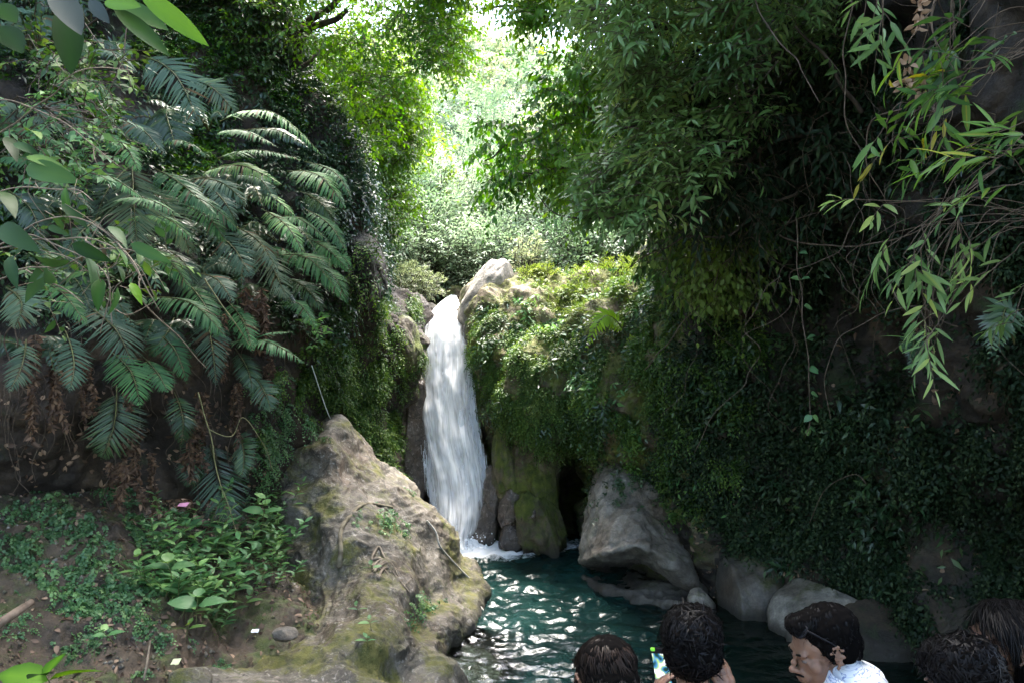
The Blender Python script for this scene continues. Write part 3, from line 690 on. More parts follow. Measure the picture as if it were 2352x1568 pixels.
# small stones on the bank
blob('stone', P(668,1356,7.6), (.075,.08,.07), M['rock_wet'], 'small reddish wet stone at the foot of the tan boulder', 'stone', seed=50, n=24)
blob('stone', P(430,1560,5.2)-[0,0,.02], (.14,.12,.08), M['rock'], 'flat brown stone in the mud beside the large-leaved plant', 'stone', seed=51, n=24)
blob('stone', P(655,1455,6.4), (.10,.08,.05), M['rock_grey'], 'smooth grey pebble lying in the trickle on the front slab', 'stone', seed=52, n=24)

def snap(patch, x, y, out=0.0):
    """the nearest point of a rock face under a picture position"""
    X_, Y_ = proj(patch.v); d2 = (X_-x)**2+(Y_-y)**2; m = d2 < max(60, d2.min()*1.5)
    d = np.where(m, patch.v[..., 1], 1e9); k = np.unravel_index(np.argmin(d), d.shape)
    return patch.v[k]-np.array([0, out, 0]), patch.N[k]
# ================================================================ FERNS
UP = np.array([0, 0, 1.0])
def tocam(p): return nrm(np.array([0, 0, CAMZ])-p)
def frond(root, a, b, c, hw, mt, npair=24, upw=.55, stalk=.12, rag=.12, wid=.66, ang=62, name='frond', droop=.34, stemmat='stem', g=None):
    """one fern frond: rachis through three points, leaflets both sides"""
    own = g is None
    cv = catmull([a, (a+b)/2+(b-(a+c)/2)*.2, b, (b+c)/2+(b-(a+c)/2)*.15, c], 60)
    T = nrm(np.gradient(cv, axis=0)); Ln = np.linalg.norm(np.diff(cv, axis=0), axis=1).sum()
    if own: g = Geo()
    s = np.repeat(np.linspace(stalk, .985, npair), 2); idx = s*(59); i = idx.astype(int)
    sg = np.tile([1., -1.], npair); sp = Ln*(1-stalk)/npair
    p = cv[i]; t = T[i]
    N = nrm(UP*upw+tocam(b)*(1.05-upw)+rng.normal(size=3)*.08)
    B = nrm(np.cross(t, N))
    x = (s-stalk)/(1-stalk)
    prof = np.clip(np.minimum(1, .55+x*2.0)*(1-x**2.4), .06, 1)
    prof = prof*(1-rag*rng.random(len(s))**2*2)
    a_ = R(ang)-x*R(22)
    d = t*np.cos(a_)[:, None]+B*(np.sin(a_)*sg)[:, None]+rng.normal(size=(len(s), 3))*.05-UP*.10
    keep = rng.random(len(s)) > rag*.35
    leaves(g, p[keep], d[keep], (N+rng.normal(size=(len(s), 3))*.16)[keep], (hw/math.sin(R(ang))*prof)[keep], (np.minimum(sp*wid*1.05, hw*.28)*np.clip(prof+.25, 0, 1))[keep], 4, droop, .12,
           np.where(rng.random(len(s)) < .035, 1., np.clip(.45+rng.normal(size=len(s))*.15+rng.normal()*.2, 0, .92))[keep], peak=.35)
    if not own: return
    o = g.build(name, M[mt], root)
    h = Geo(); tube(h, cv[::6], .006*max(1, hw*4), .0018, 5, 24); h.build('midrib', M[stemmat], o)
    return o
def fx(x): return float(np.interp(x, [0, 300, 560, 800], [5.6, 6.3, 7.2, 8.4]))
FERNS = [
 ('fern', 'large fern high on the left cliff with two grey-green arching fronds', [
   (325,128,405,175,462,300,62,'fern_grey',.3),(430,180,492,205,549,272,38,'fern_grey',.3),(372,235,388,285,405,345,55,'cover_dark',.3)]),
 ('fern', 'fern reaching right in front of the bright tree, topmost row of fronds', [
   (505,280,625,258,750,368,38,'fern',.7),(500,365,590,345,700,370,27,'fern',.8),(560,300,640,300,715,345,26,'cover_dark',.6)]),
 ('fern', 'fern with pale broad olive fronds in the middle of the left cliff', [
   (440,412,510,420,570,475,42,'fern_grey',.5),(515,405,590,407,628,458,24,'fern_grey',.5),(450,405,550,380,655,430,33,'fern',.6),(480,425,520,470,545,520,30,'fern_grey',.4)]),
 ('fern', 'fern at the right end of the left cliff, fronds drooping beside the light green tree', [
   (660,395,735,405,797,485,44,'fern',.55),(700,372,770,398,810,465,24,'fern',.6),(600,515,680,500,768,568,30,'fern',.7),(700,545,755,575,808,630,25,'fern',.5),(690,440,740,470,770,520,30,'cover_dark',.5)]),
 ('fern', 'biggest fern of the left cliff, fanning out with bright ridged fronds over grey ones', [
   (215,392,390,322,478,362,30,'fern',.9),(303,372,308,470,316,590,80,'fern_grey',.15),(370,438,470,462,567,548,42,'fern',.75),(160,388,256,408,344,470,28,'fern',.8),(355,388,420,425,500,498,46,'fern',.6),(300,380,245,440,215,520,50,'cover_dark',.3),(330,420,400,500,440,590,50,'fern_grey',.35)]),
 ('fern', 'fern with long hanging fronds left of the dead brown fern skirts', [
   (590,540,625,612,662,690,48,'fern_grey',.45),(640,588,715,598,795,695,40,'fern',.6),(470,520,535,568,578,640,52,'fern_grey',.4),(650,640,700,660,745,720,34,'cover_dark',.5),(640,690,690,700,730,760,24,'fern',.5)]),
 ('fern', 'fern low on the left cliff whose bright frond arches over the brown dead leaves', [
   (325,683,440,697,524,782,48,'fern',.75),(470,705,485,780,498,892,45,'fern_grey',.25),(400,730,380,770,340,820,36,'cover_dark',.4)]),
 ('fern', 'fern stretching a bright comb-like frond toward the tan boulder peak', [
   (520,790,610,782,708,838,38,'fern',.8),(575,788,622,765,674,763,15,'fern',.8),(585,865,608,900,624,945,34,'fern_grey',.4),(540,800,570,850,580,900,30,'cover_dark',.4)]),
 ('fern', 'ragged grey-leaved fern hanging over the dark hollow at left', [
   (185,695,262,752,305,838,72,'fern_grey',.4),(252,805,302,855,322,935,48,'fern',.3),(268,885,262,975,232,1055,64,'cover_dark',.2),(330,820,365,860,385,900,34,'fern',.4)]),
 ('fern', 'dark fern hanging lowest on the left cliff above the leafy herbs', [
   (478,1000,506,1110,532,1212,68,'cover_dark',.2),(455,990,440,1060,430,1120,35,'cover_dark',.2),(545,985,560,1040,555,1100,32,'cover_dark',.2)]),
 ('fern', 'fern with thin feathery fronds near the upper left corner', [
   (128,192,200,186,263,247,34,'fern',.7),(60,238,140,243,218,302,30,'fern_grey',.6),(150,285,205,300,238,335,26,'fern_grey',.6),(20,300,80,300,140,350,28,'fern',.6)]),
 ('fern', 'bluish dark fern behind the tangled shrub at the left edge', [
   (55,418,145,428,218,495,44,'fern_grey',.5),(15,660,50,698,32,755,50,'fern_grey',.3),(20,440,70,480,100,560,44,'cover_dark',.4),(120,600,180,650,210,720,48,'cover_dark',.4)]),
 ('fern', 'half-hidden fern in the gap between the pale fronds and the grey fan', [
   (455,628,500,643,537,697,40,'fern_grey',.5),(360,560,420,600,450,660,44,'cover_dark',.4),(390,640,450,660,500,720,40,'cover_dark',.4)]),
]
EXTRA = ['fern with bright feathery fronds rising over the fan of grey ones on the left cliff', 'fern with long plumes hanging over the brown hollow, left of the tan boulder', 'fern massed below the topmost fronds beside the dark tree trunk', 'fern filling the left edge under the yellow-tipped shrub']
for lb, fr in zip(EXTRA, [
   [(250,470,330,455,420,500,34,'fern',.7),(300,500,380,500,450,560,36,'fern',.7),(230,500,180,540,130,610,36,'fern_grey',.5),(320,560,390,600,440,670,38,'fern',.6),(420,470,480,500,520,560,34,'fern',.6)],
   [(420,640,470,700,500,780,40,'fern',.5),(350,760,400,800,430,880,38,'fern',.5),(520,690,560,740,580,810,34,'fern',.5),(150,760,170,830,160,900,40,'fern_grey',.4),(60,780,50,840,20,900,38,'fern_grey',.4),(400,900,420,960,415,1030,34,'cover_dark',.3)],
   [(560,440,620,450,690,510,32,'fern',.7),(600,480,660,520,700,590,34,'fern',.6),(540,520,600,560,640,630,36,'fern_grey',.5),(700,480,760,520,800,590,30,'fern',.6),(720,600,770,640,800,700,28,'fern',.6),(500,310,560,300,640,340,30,'fern',.7)],
   [(0,360,70,370,140,420,32,'fern',.7),(20,520,90,560,150,620,36,'fern_grey',.5),(280,280,330,300,380,360,34,'fern_grey',.5),(230,300,290,340,320,400,32,'fern',.6),(200,120,260,120,320,170,30,'fern_grey',.6),(90,640,150,680,200,750,36,'fern',.5)]]):
    FERNS.append(('fern', lb, fr))
for nm, lb, fr in FERNS:
    x0, y0 = fr[0][0], fr[0][1]
    root = empty(nm, P(x0, y0, fx(x0)+.7), lb, 'fern', 'ferns on the left cliff')
    for (ax, ay, bx, by, cx, cy, hw, mt, uw) in fr:
        d = fx(bx)+rng.normal()*.12+(.35 if mt == 'cover_dark' else 0)
        a = P(ax, ay, d+.45); b = P(bx, by, d); c = P(cx, cy, d-.12+rng.normal()*.08)
        frond(root, a, b, c, hw*1.2*d/F, mt, npair=int(np.clip(math.dist((ax, ay), (cx, cy))/4.6+8, 18, 44)), upw=uw, rag=.2 if 'grey' in mt else .1)
# smaller ferns filling the shade behind: one plant each
def small_fern(x, y, d, size, mt, label, nf=6, group=None, cat='fern', spread=1.0, npair=15, facing=None):
    root = empty('fern', P(x, y, d), label, cat, group); c0 = P(x, y, d)
    for k in range(nf):
        an = rng.uniform(-1, 1)*1.5*spread if facing is None else facing+rng.uniform(-.5, .5)*spread
        L = size*rng.uniform(.7, 1.1)
        dr = np.array([math.sin(an), -.75-.3*rng.random(), .35*rng.random()+.15]); dr = nrm(dr)
        b = c0+dr*L*.5+UP*L*.12; e = c0+dr*L*.95-UP*L*rng.uniform(.15, .5)
        frond(root, c0, b, e, L*.19, mt, npair, upw=rng.uniform(.3, .7))
for (x, y, s, mt) in [(150,520,.75,'cover_dark'),(420,560,.7,'cover_dark'),(560,470,.7,'cover_dark'),(640,560,.65,'cover_dark'),(300,640,.7,'fern_grey'),(90,820,.6,'cover_dark'),(700,620,.6,'fern'),(420,330,.7,'cover_dark'),(250,160,.6,'cover_dark'),(620,700,.6,'cover_dark'),(560,640,.6,'fern_grey'),(70,120,.7,'fern_grey'),(380,780,.6,'cover_dark'),(480,300,.6,'cover_dark'),(760,620,.5,'fern'),(210,60,.6,'cover_dark'),(60,330,.7,'fern_grey'),(250,740,.6,'fern_grey')]:
    small_fern(x, y, fx(x)+.75, s, mt, 'dim fern growing in shade behind the larger fronds of the left cliff', 6, 'shaded ferns behind the big ones')
small_fern(1440,770,10.2,.85,'fern_bright','single bright lime fern glowing on the dark mossy slope right of the waterfall',2,None,spread=.5,facing=-1.35,npair=20)
small_fern(1365,500,11.5,1.0,'fern_bright','yellow-green fern leaning out above the grassy ledge, upper right of the waterfall',3,None,spread=.6,facing=-.9,npair=20)
small_fern(2330,790,5.2,.9,'cover_dark','dark fern hanging in deep shade near the right edge',2,None,spread=.4,facing=-1.0,npair=20)
small_fern(2120,830,6.6,.6,'cover_dark','small dark fern on the right cliff, left of the larger hanging one',3)

# dead fern skirts: strings of curled brown leaflets
for k, (x, y, y2, w) in enumerate([(85,770,1010,26),(118,800,980,22),(320,980,1170,20),(298,900,1050,15),(440,960,1130,26),(462,900,1090,18),(575,660,760,26),(590,700,800,20),(505,720,860,20),(270,1060,1150,22),(350,1040,1160,14),(200,840,960,14),(620,800,900,14),(545,880,1010,14)]):
    d = fx(x)+.55; g = Geo(); s = Geo()
    ln = 3 if k % 2 else 2
    for j in range(ln):
        x0 = x+rng.normal()*w*.4; pts = PA([x0, x0+rng.normal()*6, x0+rng.normal()*9, x0+rng.normal()*10], np.linspace(y, y2*rng.uniform(.96, 1.02), 4), d-rng.random()*.2)
        tube(s, pts, .005, .002, 4, 14)
        c = catmull(pts, 26); c = np.repeat(c, 4, 0)
        D = nrm(rng.normal(size=(len(c), 3))*[1, .7, .3]-UP*.9)
        leaves(g, c, D, rng.normal(size=(len(c), 3)), rng.uniform(.4, 1.1, len(c))*w*.9*d/F, .026, 4, .5, .5)
    root = empty('dead_fern', P(x, y, d), ['withered brown fern hanging under the green fronds of the left cliff','string of curled dead fern leaves over the dark hollow on the left'][0], 'dead fern', 'withered fern skirts on the left cliff')
    g.build('dead_fronds', M['fern_dead'], root); s.build('stalk', M['twig'], root)

# ================================================================ GROUND COVER (nobody could count it)
def pxmask(poly=None, clump=0, cs=.5, up=None, fn=None):
    def f(v, N):
        x, y = proj(v); w = np.ones(x.shape)
        if poly is not None: w *= inpoly(x, y, poly)
        if clump: w *= np.clip((pn(v/cs+11)+clump)*3, 0, 1)
        if up is not None: w *= np.clip(N[..., 2]+up, .05, 1)
        return w
    return f
def cover(name, patch, n, mask, mt, label_kind, L=.05, W=.03, length=.16, nleaf=7, droop=.6, ang=55, out=.6, hang=.1, upd=0.2, lo=.0, stem=False, jitter=.3, obj=None):
    p, N = patch.sample(n, mask)
    D = nrm(N*out+rng.normal(size=p.shape)*.45+UP*upd)
    g = Geo() if obj is None else obj
    sprigs(g, p-N*.01, D, rng.uniform(.5, 1.2, n)*length, nleaf, L, W, droop, ang, hang=hang, jitter=jitter)
    if obj is None: return tag(g.build(name, M[mt]), kind='stuff')
LW = [(-900,-600),(800,-200),(870,600),(960,700),(970,1100),(860,1250),(650,1130),(300,1100),(-900,1100)]
cover('undergrowth', left_cliff, 6500, pxmask([(-900,-600),(760,-300),(860,600),(760,760),(300,760),(-900,700)], .25), 'cover_dark', 0, L=.085, W=.034, length=.30, nleaf=8, out=.8)
cover('undergrowth', left_cliff, 2500, pxmask([(-300,-200),(600,-100),(700,300),(300,500),(-300,560)], .1, .8), 'canopy_l', 0, L=.07, W=.03, length=.26, nleaf=7, out=.9)
cover('creepers', left_cliff, 4200, pxmask([(700,780),(880,780),(930,1100),(860,1200),(730,1000),(640,900),(620,980),(560,1060),(610,860)], .15, .45), 'moss_leaf', 0, L=.045, W=.026, length=.17, nleaf=8)
cover('creepers', left_cliff, 2800, pxmask([(740,640),(960,680),(972,830),(930,900),(860,980),(780,900)], .1, .4), 'moss_leaf', 0, L=.04, W=.02, length=.15, nleaf=8, droop=.9)
cover('moss', left_cliff, 9000, pxmask([(740,640),(972,700),(972,1120),(860,1200),(700,900)], .1, .3), 'moss_leaf', 0, L=.018, W=.010, length=.04, nleaf=4)
cover('creepers', left_cliff, 2200, pxmask([(560,60),(760,100),(880,520),(880,660),(780,700),(700,420),(600,260)]), 'cover_dark', 0, L=.07, W=.032, length=.26, nleaf=7, droop=.9)
# left bank: maidenhair, moss tufts, leaf litter
MH = [(60,1110),(200,1090),(330,1110),(420,1200),(420,1330),(300,1420),(180,1420),(60,1330),(0,1300),(0,1200)]
cover('maidenhair', bank, 1000, pxmask(MH, .12, .35), 'maiden', 0, L=.030, W=.030, length=.17, nleaf=13, droop=.9, ang=75, out=.9, hang=.1)
cover('maidenhair', left_cliff, 260, pxmask([(560,880),(660,860),(720,1000),(700,1120),(560,1120)], .05, .3), 'maiden', 0, L=.028, W=.028, length=.16, nleaf=12, droop=.9, ang=75, out=.9)
cover('maidenhair', bank, 420, pxmask([(0,1360),(300,1400),(500,1500),(600,1540),(300,1560),(0,1500)], -.02, .3), 'maiden', 0, L=.022, W=.022, length=.1, nleaf=9, droop=.8, ang=70)
cover('moss', bank, 9000, pxmask(None, .05, .35), 'moss_leaf', 0, L=.014, W=.008, length=.03, nleaf=4)
def litter(patch, n, mask, L=.06, name='leaf_litter', mt='dry'):
    p, N = patch.sample(n, mask); T = nrm(rng.normal(size=p.shape)); T = nrm(T-N*(T*N).sum(-1, keepdims=True)*.8)
    g = Geo(); leaves(g, p+N*.012, T, N+rng.normal(size=p.shape)*.5, rng.uniform(.5, 1.3, n)*L, rng.uniform(.3, .6, n)*L, 4, .35, .4)
    return tag(g.build(name, M[mt]), kind='stuff')
litter(bank, 2200, pxmask(None, .0, .5))
litter(bank, 420, pxmask([(60,1060),(240,1060),(480,1120),(560,1230),(430,1230),(300,1140),(100,1120)]), .09)
litter(left_cliff, 260, pxmask([(-100,900),(600,900),(620,1120),(-100,1120)]), .07)
def debris(patch, n, mask, r=.02, name='gravel', mt='soil'):
    p, N = patch.sample(n, mask); g = Geo()
    o = np.array([[1,0,0],[0,1,0],[-1,0,0],[0,-1,0],[0,0,1],[0,0,-1.]])
    for q in range(n):
        s = r*rng.uniform(.4, 1.6); v = o*s*rng.uniform(.6, 1.3, (6, 1))
        g.add(p[q]+v@np.array(Matrix.Rotation(rng.random()*6, 3, 'Z')).T, [(0,1,4),(1,2,4),(2,3,4),(3,0,4),(1,0,5),(2,1,5),(3,2,5),(0,3,5)])
    return tag(g.build(name, M[mt]), kind='stuff')
debris(bank, 1300, pxmask(None, .1, .5), .018, mt='rock')

# mossy slope right of the fall
def RM(poly, n, mt, **k): return cover(k.pop('nm', 'moss_cover'), right_cliff, n, pxmask(poly, k.pop('clump', .2), k.pop('cs', .35), k.pop('up', None)), mt, 0, **k)
RM([(1190,600),(1560,590),(1560,700),(1470,760),(1360,760),(1300,830),(1240,840),(1200,760)], 5200, 'moss_lime', L=.045, W=.018, length=.16, nleaf=7, upd=.6)
RM([(1190,600),(1560,590),(1500,700),(1360,760),(1260,700)], 3000, 'moss_lime', nm='grass', L=.16, W=.010, length=.02, nleaf=3, upd=1.3, droop=.1, clump=.1)
RM([(1090,690),(1220,760),(1260,860),(1320,960),(1330,1020),(1230,1040),(1150,1000),(1090,840)], 4200, 'moss_leaf', nm='creepers', L=.045, W=.022, length=.17, nleaf=9, droop=.8)
RM([(1220,740),(1330,780),(1480,760),(1560,800),(1500,980),(1420,1060),(1300,1000),(1230,900)], 4600, 'moss_leaf', nm='creepers', L=.05, W=.026, length=.18, nleaf=8, droop=.7)
RM([(1200,780),(1330,780),(1300,880),(1230,960)], 1300, 'moss_lime', nm='creepers', L=.045, W=.02, length=.15, nleaf=8, droop=.7)
RM([(1400,640),(1700,600),(1760,800),(1700,1100),(1560,1200),(1430,1080),(1480,900)], 5200, 'moss_leaf', nm='creepers', L=.06, W=.032, length=.2, nleaf=7, droop=.6, clump=.1)
RM([(1100,1000),(1360,960),(1360,1270),(1120,1270)], 5200, 'moss_leaf', nm='moss', L=.016, W=.009, length=.035, nleaf=4, clump=.05, cs=.25)
RM([(1060,690),(1560,600),(1500,900),(1100,900)], 12000, 'moss_lime', nm='moss', L=.020, W=.011, length=.045, nleaf=4, clump=.2, cs=.3)
RM([(1180,620),(1560,620),(1700,1150),(1420,1060),(1200,900)], 300, 'herb', nm='undergrowth', L=.12, W=.045, length=.28, nleaf=6, clump=-.15, cs=.5, upd=.4)
RM([(1090,700),(1500,700),(1500,1000),(1150,1000)], 420, 'cover_dark', nm='undergrowth', L=.10, W=.03, length=.32, nleaf=9, clump=-.1, cs=.4, droop=1.1)
RM([(1500,600),(2300,300),(2300,1400),(1700,1300)], 500, 'cover_dark', nm='undergrowth', L=.14, W=.05, length=.34, nleaf=5, clump=-.2, cs=.7, upd=.3)
litter(right_cliff, 260, pxmask([(1450,600),(2300,500),(2300,1400),(1600,1300)]), .08)
# dark right cliff
RM([(1500,300),(2500,-100),(2700,1500),(2100,1500),(1700,1330),(1480,1060),(1560,700)], 9500, 'cover_shaded', nm='undergrowth', L=.075, W=.036, length=.24, nleaf=7, droop=.8, clump=.15, cs=.6)
RM([(1900,900),(2400,900),(2400,1480),(2000,1440),(1850,1250)], 3000, 'cover_shaded', nm='creepers', L=.045, W=.032, length=.2, nleaf=9, droop=1.2, clump=-.05, cs=.4, hang=.4)
RM([(1560,1000),(1900,1000),(2000,1300),(1700,1300)], 1400, 'cover_shaded', nm='creepers', L=.05, W=.03, length=.2, nleaf=8, droop=1.0, clump=0, cs=.4)
litter(right_cliff, 500, pxmask([(1600,1150),(2100,1150),(2100,1400),(1600,1400)]), .05)

# moss and seedlings on the tan boulder
cover('moss', big_rock, 5000, pxmask(None, -.12, .30), 'moss_leaf', 0, L=.012, W=.007, length=.022, nleaf=4)
def potfern(x, y, n, r, label, mt='maiden', L=.03, W=.026, patch=None, length=.15, nl=10):
    patch = patch or big_rock
    p, N = patch.sample(n, lambda v, NN: np.exp(-((proj(v)[0]-x)**2+(proj(v)[1]-y)**2)/(2*r*r))*(proj(v)[1] < 1600))
    root = empty('plant', p.mean(0), label, 'plant')
    g = Geo(); s = Geo()
    sprigs(g, p, nrm(N*.7+rng.normal(size=p.shape)*.5+UP*.1), length*rng.uniform(.6, 1.1, n), nl, L, W, .8, 70, stem=s, sw=.0015)
    g.build('leaves', M[mt], root); s.build('stems', M['stem'], root)
potfern(880,1195,46,17,'clump of small maidenhair fern in the hollow of the tan boulder')
potfern(925,1215,12,8,'little tuft of maidenhair fern right of the hollow on the tan boulder')
potfern(968,1390,44,17,'hanging clump of maidenhair fern low on the right side of the tan boulder')
potfern(935,1125,14,9,'sparse tuft of tiny leaves near the right shoulder of the tan boulder', L=.02, W=.018, length=.09)
potfern(815,1190,12,9,'small tuft of leaves at the left end of the curved rib on the boulder', L=.02, W=.018, length=.1)
potfern(1440,1090,90,40,'creeping plants draped over the top of the hollowed grey boulder', mt='cover_dark', L=.06, W=.03, patch=b1, length=.2)
potfern(600,1090,30,30,'patch of creeping maidenhair left of the boulder by the wet seep', patch=left_cliff)
potfern(750,1010,8,5,'tiny plant growing near the peak of the tan boulder', L=.02, W=.012, length=.07)

# ================================================================ HERBS AND SEEDLINGS
def herb(name, h, nw, L, W, mt, label, cat, group=None, lean=None, nseg=4, stemr=.003, whorl=2, bendL=.25):
    """an upright stem with pairs of pointed leaves"""
    root = empty(name, (0, 0, 0), label, cat, group)
    lean = nrm(np.array([rng.normal()*.3, -.35+rng.normal()*.2, 1.0])) if lean is None else nrm(np.array(lean, float))
    pts = np.array([lean*h*t+np.array([0, -.18*h*t*t, 0]) for t in np.linspace(0, 1, 5)])
    s = Geo(); tube(s, pts, stemr, stemr*.5, 5, 10); s.build('stem', M['stem'], root)
    cv = catmull(pts, 60); g = Geo()
    for k in range(nw):
        t = .30+.70*(k+1)/nw; p = cv[int(t*59)]
        a0 = rng.random()*6.28 if whorl < 3 else 0
        a0 = k*1.57+rng.random()*.5
        for j in range(whorl):
            an = a0+j*2*math.pi/whorl
            D = np.array([math.cos(an), math.sin(an), .35+.5*(k/nw)])
            sc = (1.0-.45*(k/nw))*rng.uniform(.75, 1.15)
            leaves(g, [p], [D], [UP+rng.normal(size=3)*.25], L*sc, W*sc, nseg, bendL, .2, rng.random())
    g.build('leaves', M[mt], root)
    return root
def copy_thing(root, loc, rz=0, sc=1, label=None):
    r = root.copy(); COL.objects.link(r); r.location = Vector([float(v) for v in loc]); r.rotation_euler = (0, 0, rz); r.scale = (sc, sc, sc)
    if label: r['label'] = label
    for ch in list(root.children):
        c = ch.copy(); COL.objects.link(c); c.parent = r
        for gch in ch.children:
            d = gch.copy(); COL.objects.link(d); d.parent = c
    return r
hl = 'leafy green herb with pointed leaves, one of the thick clump on the left bank'
hg = 'leafy herbs in a clump on the left bank'
protos = [herb('herb', .34, 6, .13, .045, 'herb', hl, 'herb', hg), herb('herb', .42, 7, .12, .040, 'herb', hl, 'herb', hg), herb('herb', .26, 4, .12, .06, 'herb', hl, 'herb', hg), herb('herb', .30, 4, .10, .042, 'herb', hl, 'herb', hg, whorl=3)]
HP = [(320,1290),(420,1240),(560,1240),(680,1290),(690,1330),(600,1370),(560,1430),(510,1470),(390,1440),(380,1380),(310,1350)]
pos, _n = bank.sample(118, pxmask(HP))
pos2, _n = bank.sample(16, pxmask([(570,1180),(640,1170),(680,1300),(600,1300)]))
pos = np.concatenate([pos, pos2])
for k, p in enumerate(pos):
    pr = protos[k % 4]
    if k < 4: pr.location = Vector([float(v) for v in p]); continue
    copy_thing(pr, p-UP*.02, rng.random()*6.28, rng.uniform(.75, 1.4))
def one_herb(x, y, d, h, nw, L, W, mt, label, cat='plant', name='plant', **k):
    r = herb(name, h, nw, L, W, mt, label, cat, **k); r.location = Vector([float(v) for v in P(x, y, d)]); return r
def rock_herb(x, y, *a, **k):
    r = one_herb(x, y, 7, *a, **k); r.location = Vector([float(v) for v in snap(big_rock, x, y+10)[0]]); return r
one_herb(600,1215,7.3,.30,3,.19,.11,'herb','broad-leaved seedling standing at the top of the herb clump')
one_herb(395,1330,5.75,.18,2,.17,.11,'herb','herb with wide heart-shaped leaves at the left end of the clump')
one_herb(450,1430,5.35,.18,2,.18,.12,'herb','herb with wide leaves at the lower edge of the clump')
one_herb(262,1478,5.0,.14,2,.11,.07,'herb','lone seedling with three leaves on the bare soil of the bank')
one_herb(425,1465,5.1,.10,2,.10,.05,'moss_leaf','light green seedling just below the herb clump on the bank')
rock_herb(866,1300,.10,2,.10,.05,'herb','pale seedling on the tan boulder above the bleached root knot')
rock_herb(825,1400,.12,2,.10,.045,'herb','seedling with narrow leaves on the left face of the tan boulder')
rock_herb(855,1430,.12,2,.10,.05,'herb','seedling in the middle of the tan boulder, right of the narrow-leaved one')
rock_herb(850,1470,.10,2,.09,.045,'herb','lowest seedling on the tan boulder above the brown water trickle')
one_herb(655,1260,7.7,.30,3,.13,.04,'moss_leaf','narrow-leaved sprig leaning against the left flank of the tan boulder')
big = one_herb(120,1585,4.15,.12,2,.24,.14,'big','low plant with four large glossy leaves in the bottom left corner', whorl=2)
# bright small shrub sprays by the ferns
def spray_bush(pts_poly, n, d0, d1, label, mt, L, W, length, nleaf, name='shrub', cat='shrub', root=None, stems='twig', droop=.2, hub=None, group=None, ang=50, dirv=None, nstem=14, nseg=2, sw=.004, varj=.25):
    p = region(pts_poly, n, d0, d1)
    hub = P(*hub) if hub is not None else p.mean(0)
    r = empty(name, hub, label, cat, group)
    D = nrm((p-hub)*.8+rng.normal(size=p.shape)*.5*np.linalg.norm(p-hub, axis=1).mean()+UP*.05) if dirv is None else nrm(np.array(dirv)+rng.normal(size=p.shape)*.5)
    g = Geo(); s = Geo()
    sprigs(g, p, D, rng.uniform(.6, 1.15, n)*length, nleaf, L, W, droop, ang, stem=s, nseg=nseg, sw=sw, varj=varj)
    k = rng.choice(n, min(nstem, n), replace=False)
    for q in k:
        mid = (hub+p[q])/2+rng.normal(size=3)*.12*np.linalg.norm(p[q]-hub)
        tube(s, [hub, mid, p[q]], .004+.003*rng.random(), .0025, 5, 12, wob=.05)
    g.build('leaves', M[mt], r); s.build('stems', M[stems], r)
    return r
spray_bush([(680,720),(742,735),(735,800),(690,790)], 16, 8.2, 8.6, 'bright little shrub at the end of the ferns above the boulder', 'herb', .11, .04, .14, 5, hub=(690,800,8.9), nseg=4)
spray_bush([(60,90),(170,80),(290,110),(300,240),(230,250),(130,170),(50,160)], 60, 4.6, 5.6, 'small-leaved shrub with yellow-green tips in the upper left', 'moss_leaf', .075, .036, .22, 6, hub=(100,150,6.6), droop=.1)
spray_bush([(0,200),(130,230),(270,270),(280,370),(170,420),(60,400),(0,300)], 70, 4.6, 5.6, 'small-leaved shrub growing through ferns at the left edge, below the yellow-tipped one', 'herb', .08, .04, .24, 6, hub=(60,330,6.6), droop=.15)
spray_bush([(170,240),(290,270),(300,330),(200,310)], 16, 4.8, 5.4, 'thin bare-tipped twigs with few leaves beside the fern gap', 'herb', .07, .03, .2, 5, hub=(100,250,5.6), droop=0, nstem=16, stems='twig_pale')

spray_bush([(790,560),(868,540),(872,640),(850,680),(790,680)], 90, 9.2, 9.6, 'leafy creeper draped over the dark rock knob on the left cliff', 'moss_leaf', .06, .028, .22, 7, hub=(820,560,10.0), droop=.9)
# tangled foreground shrub at the left edge with leathery leaves
fb = empty('shrub', P(-80, 760, 3.6), 'tangled shrub with thin bare twigs and leathery leaves reaching in from the left edge', 'shrub')
s = Geo(); g = Geo(); g2 = Geo()
FT = [[(-120,640,3.6),(40,560,3.3),(180,545,3.1),(300,600,3.0),(360,680,3.0)], [(-120,700,3.6),(60,620,3.2),(200,590,3.0),(290,560,2.9),(345,575,2.9)], [(-100,640,3.5),(120,500,3.2),(250,540,3.0),(330,640,2.95)],
      [(200,545,3.1),(235,600,3.0),(250,680,3.0),(262,740,3.0)], [(60,620,3.3),(150,660,3.2),(190,700,3.1)], [(-120,480,3.8),(60,440,3.5),(160,430,3.3),(230,470,3.2)], [(270,560,3.0),(310,600,2.95),(345,650,2.9),(372,700,2.9)],
      [(0,230,4.2),(100,260,4.0),(200,330,3.8),(280,380,3.7)], [(-40,340,4.2),(110,210,3.9),(200,150,3.8),(290,170,3.8)], [(-100,560,3.5),(100,540,3.2),(240,640,3.0),(230,760,3.0)]]
for t in FT:
    tube(s, [P(*q) for q in t], .004, .0018, 5, 26, wob=.05)
for k in range(26):
    t = FT[k % len(FT)]; c = catmull([P(*q) for q in t], 30)[rng.integers(8, 28)]
    e = c+rng.normal(size=3)*np.array([.12, .08, .12]); tube(s, [c, (c+e)/2+rng.normal(size=3)*.03, e], .002, .001, 4, 8)
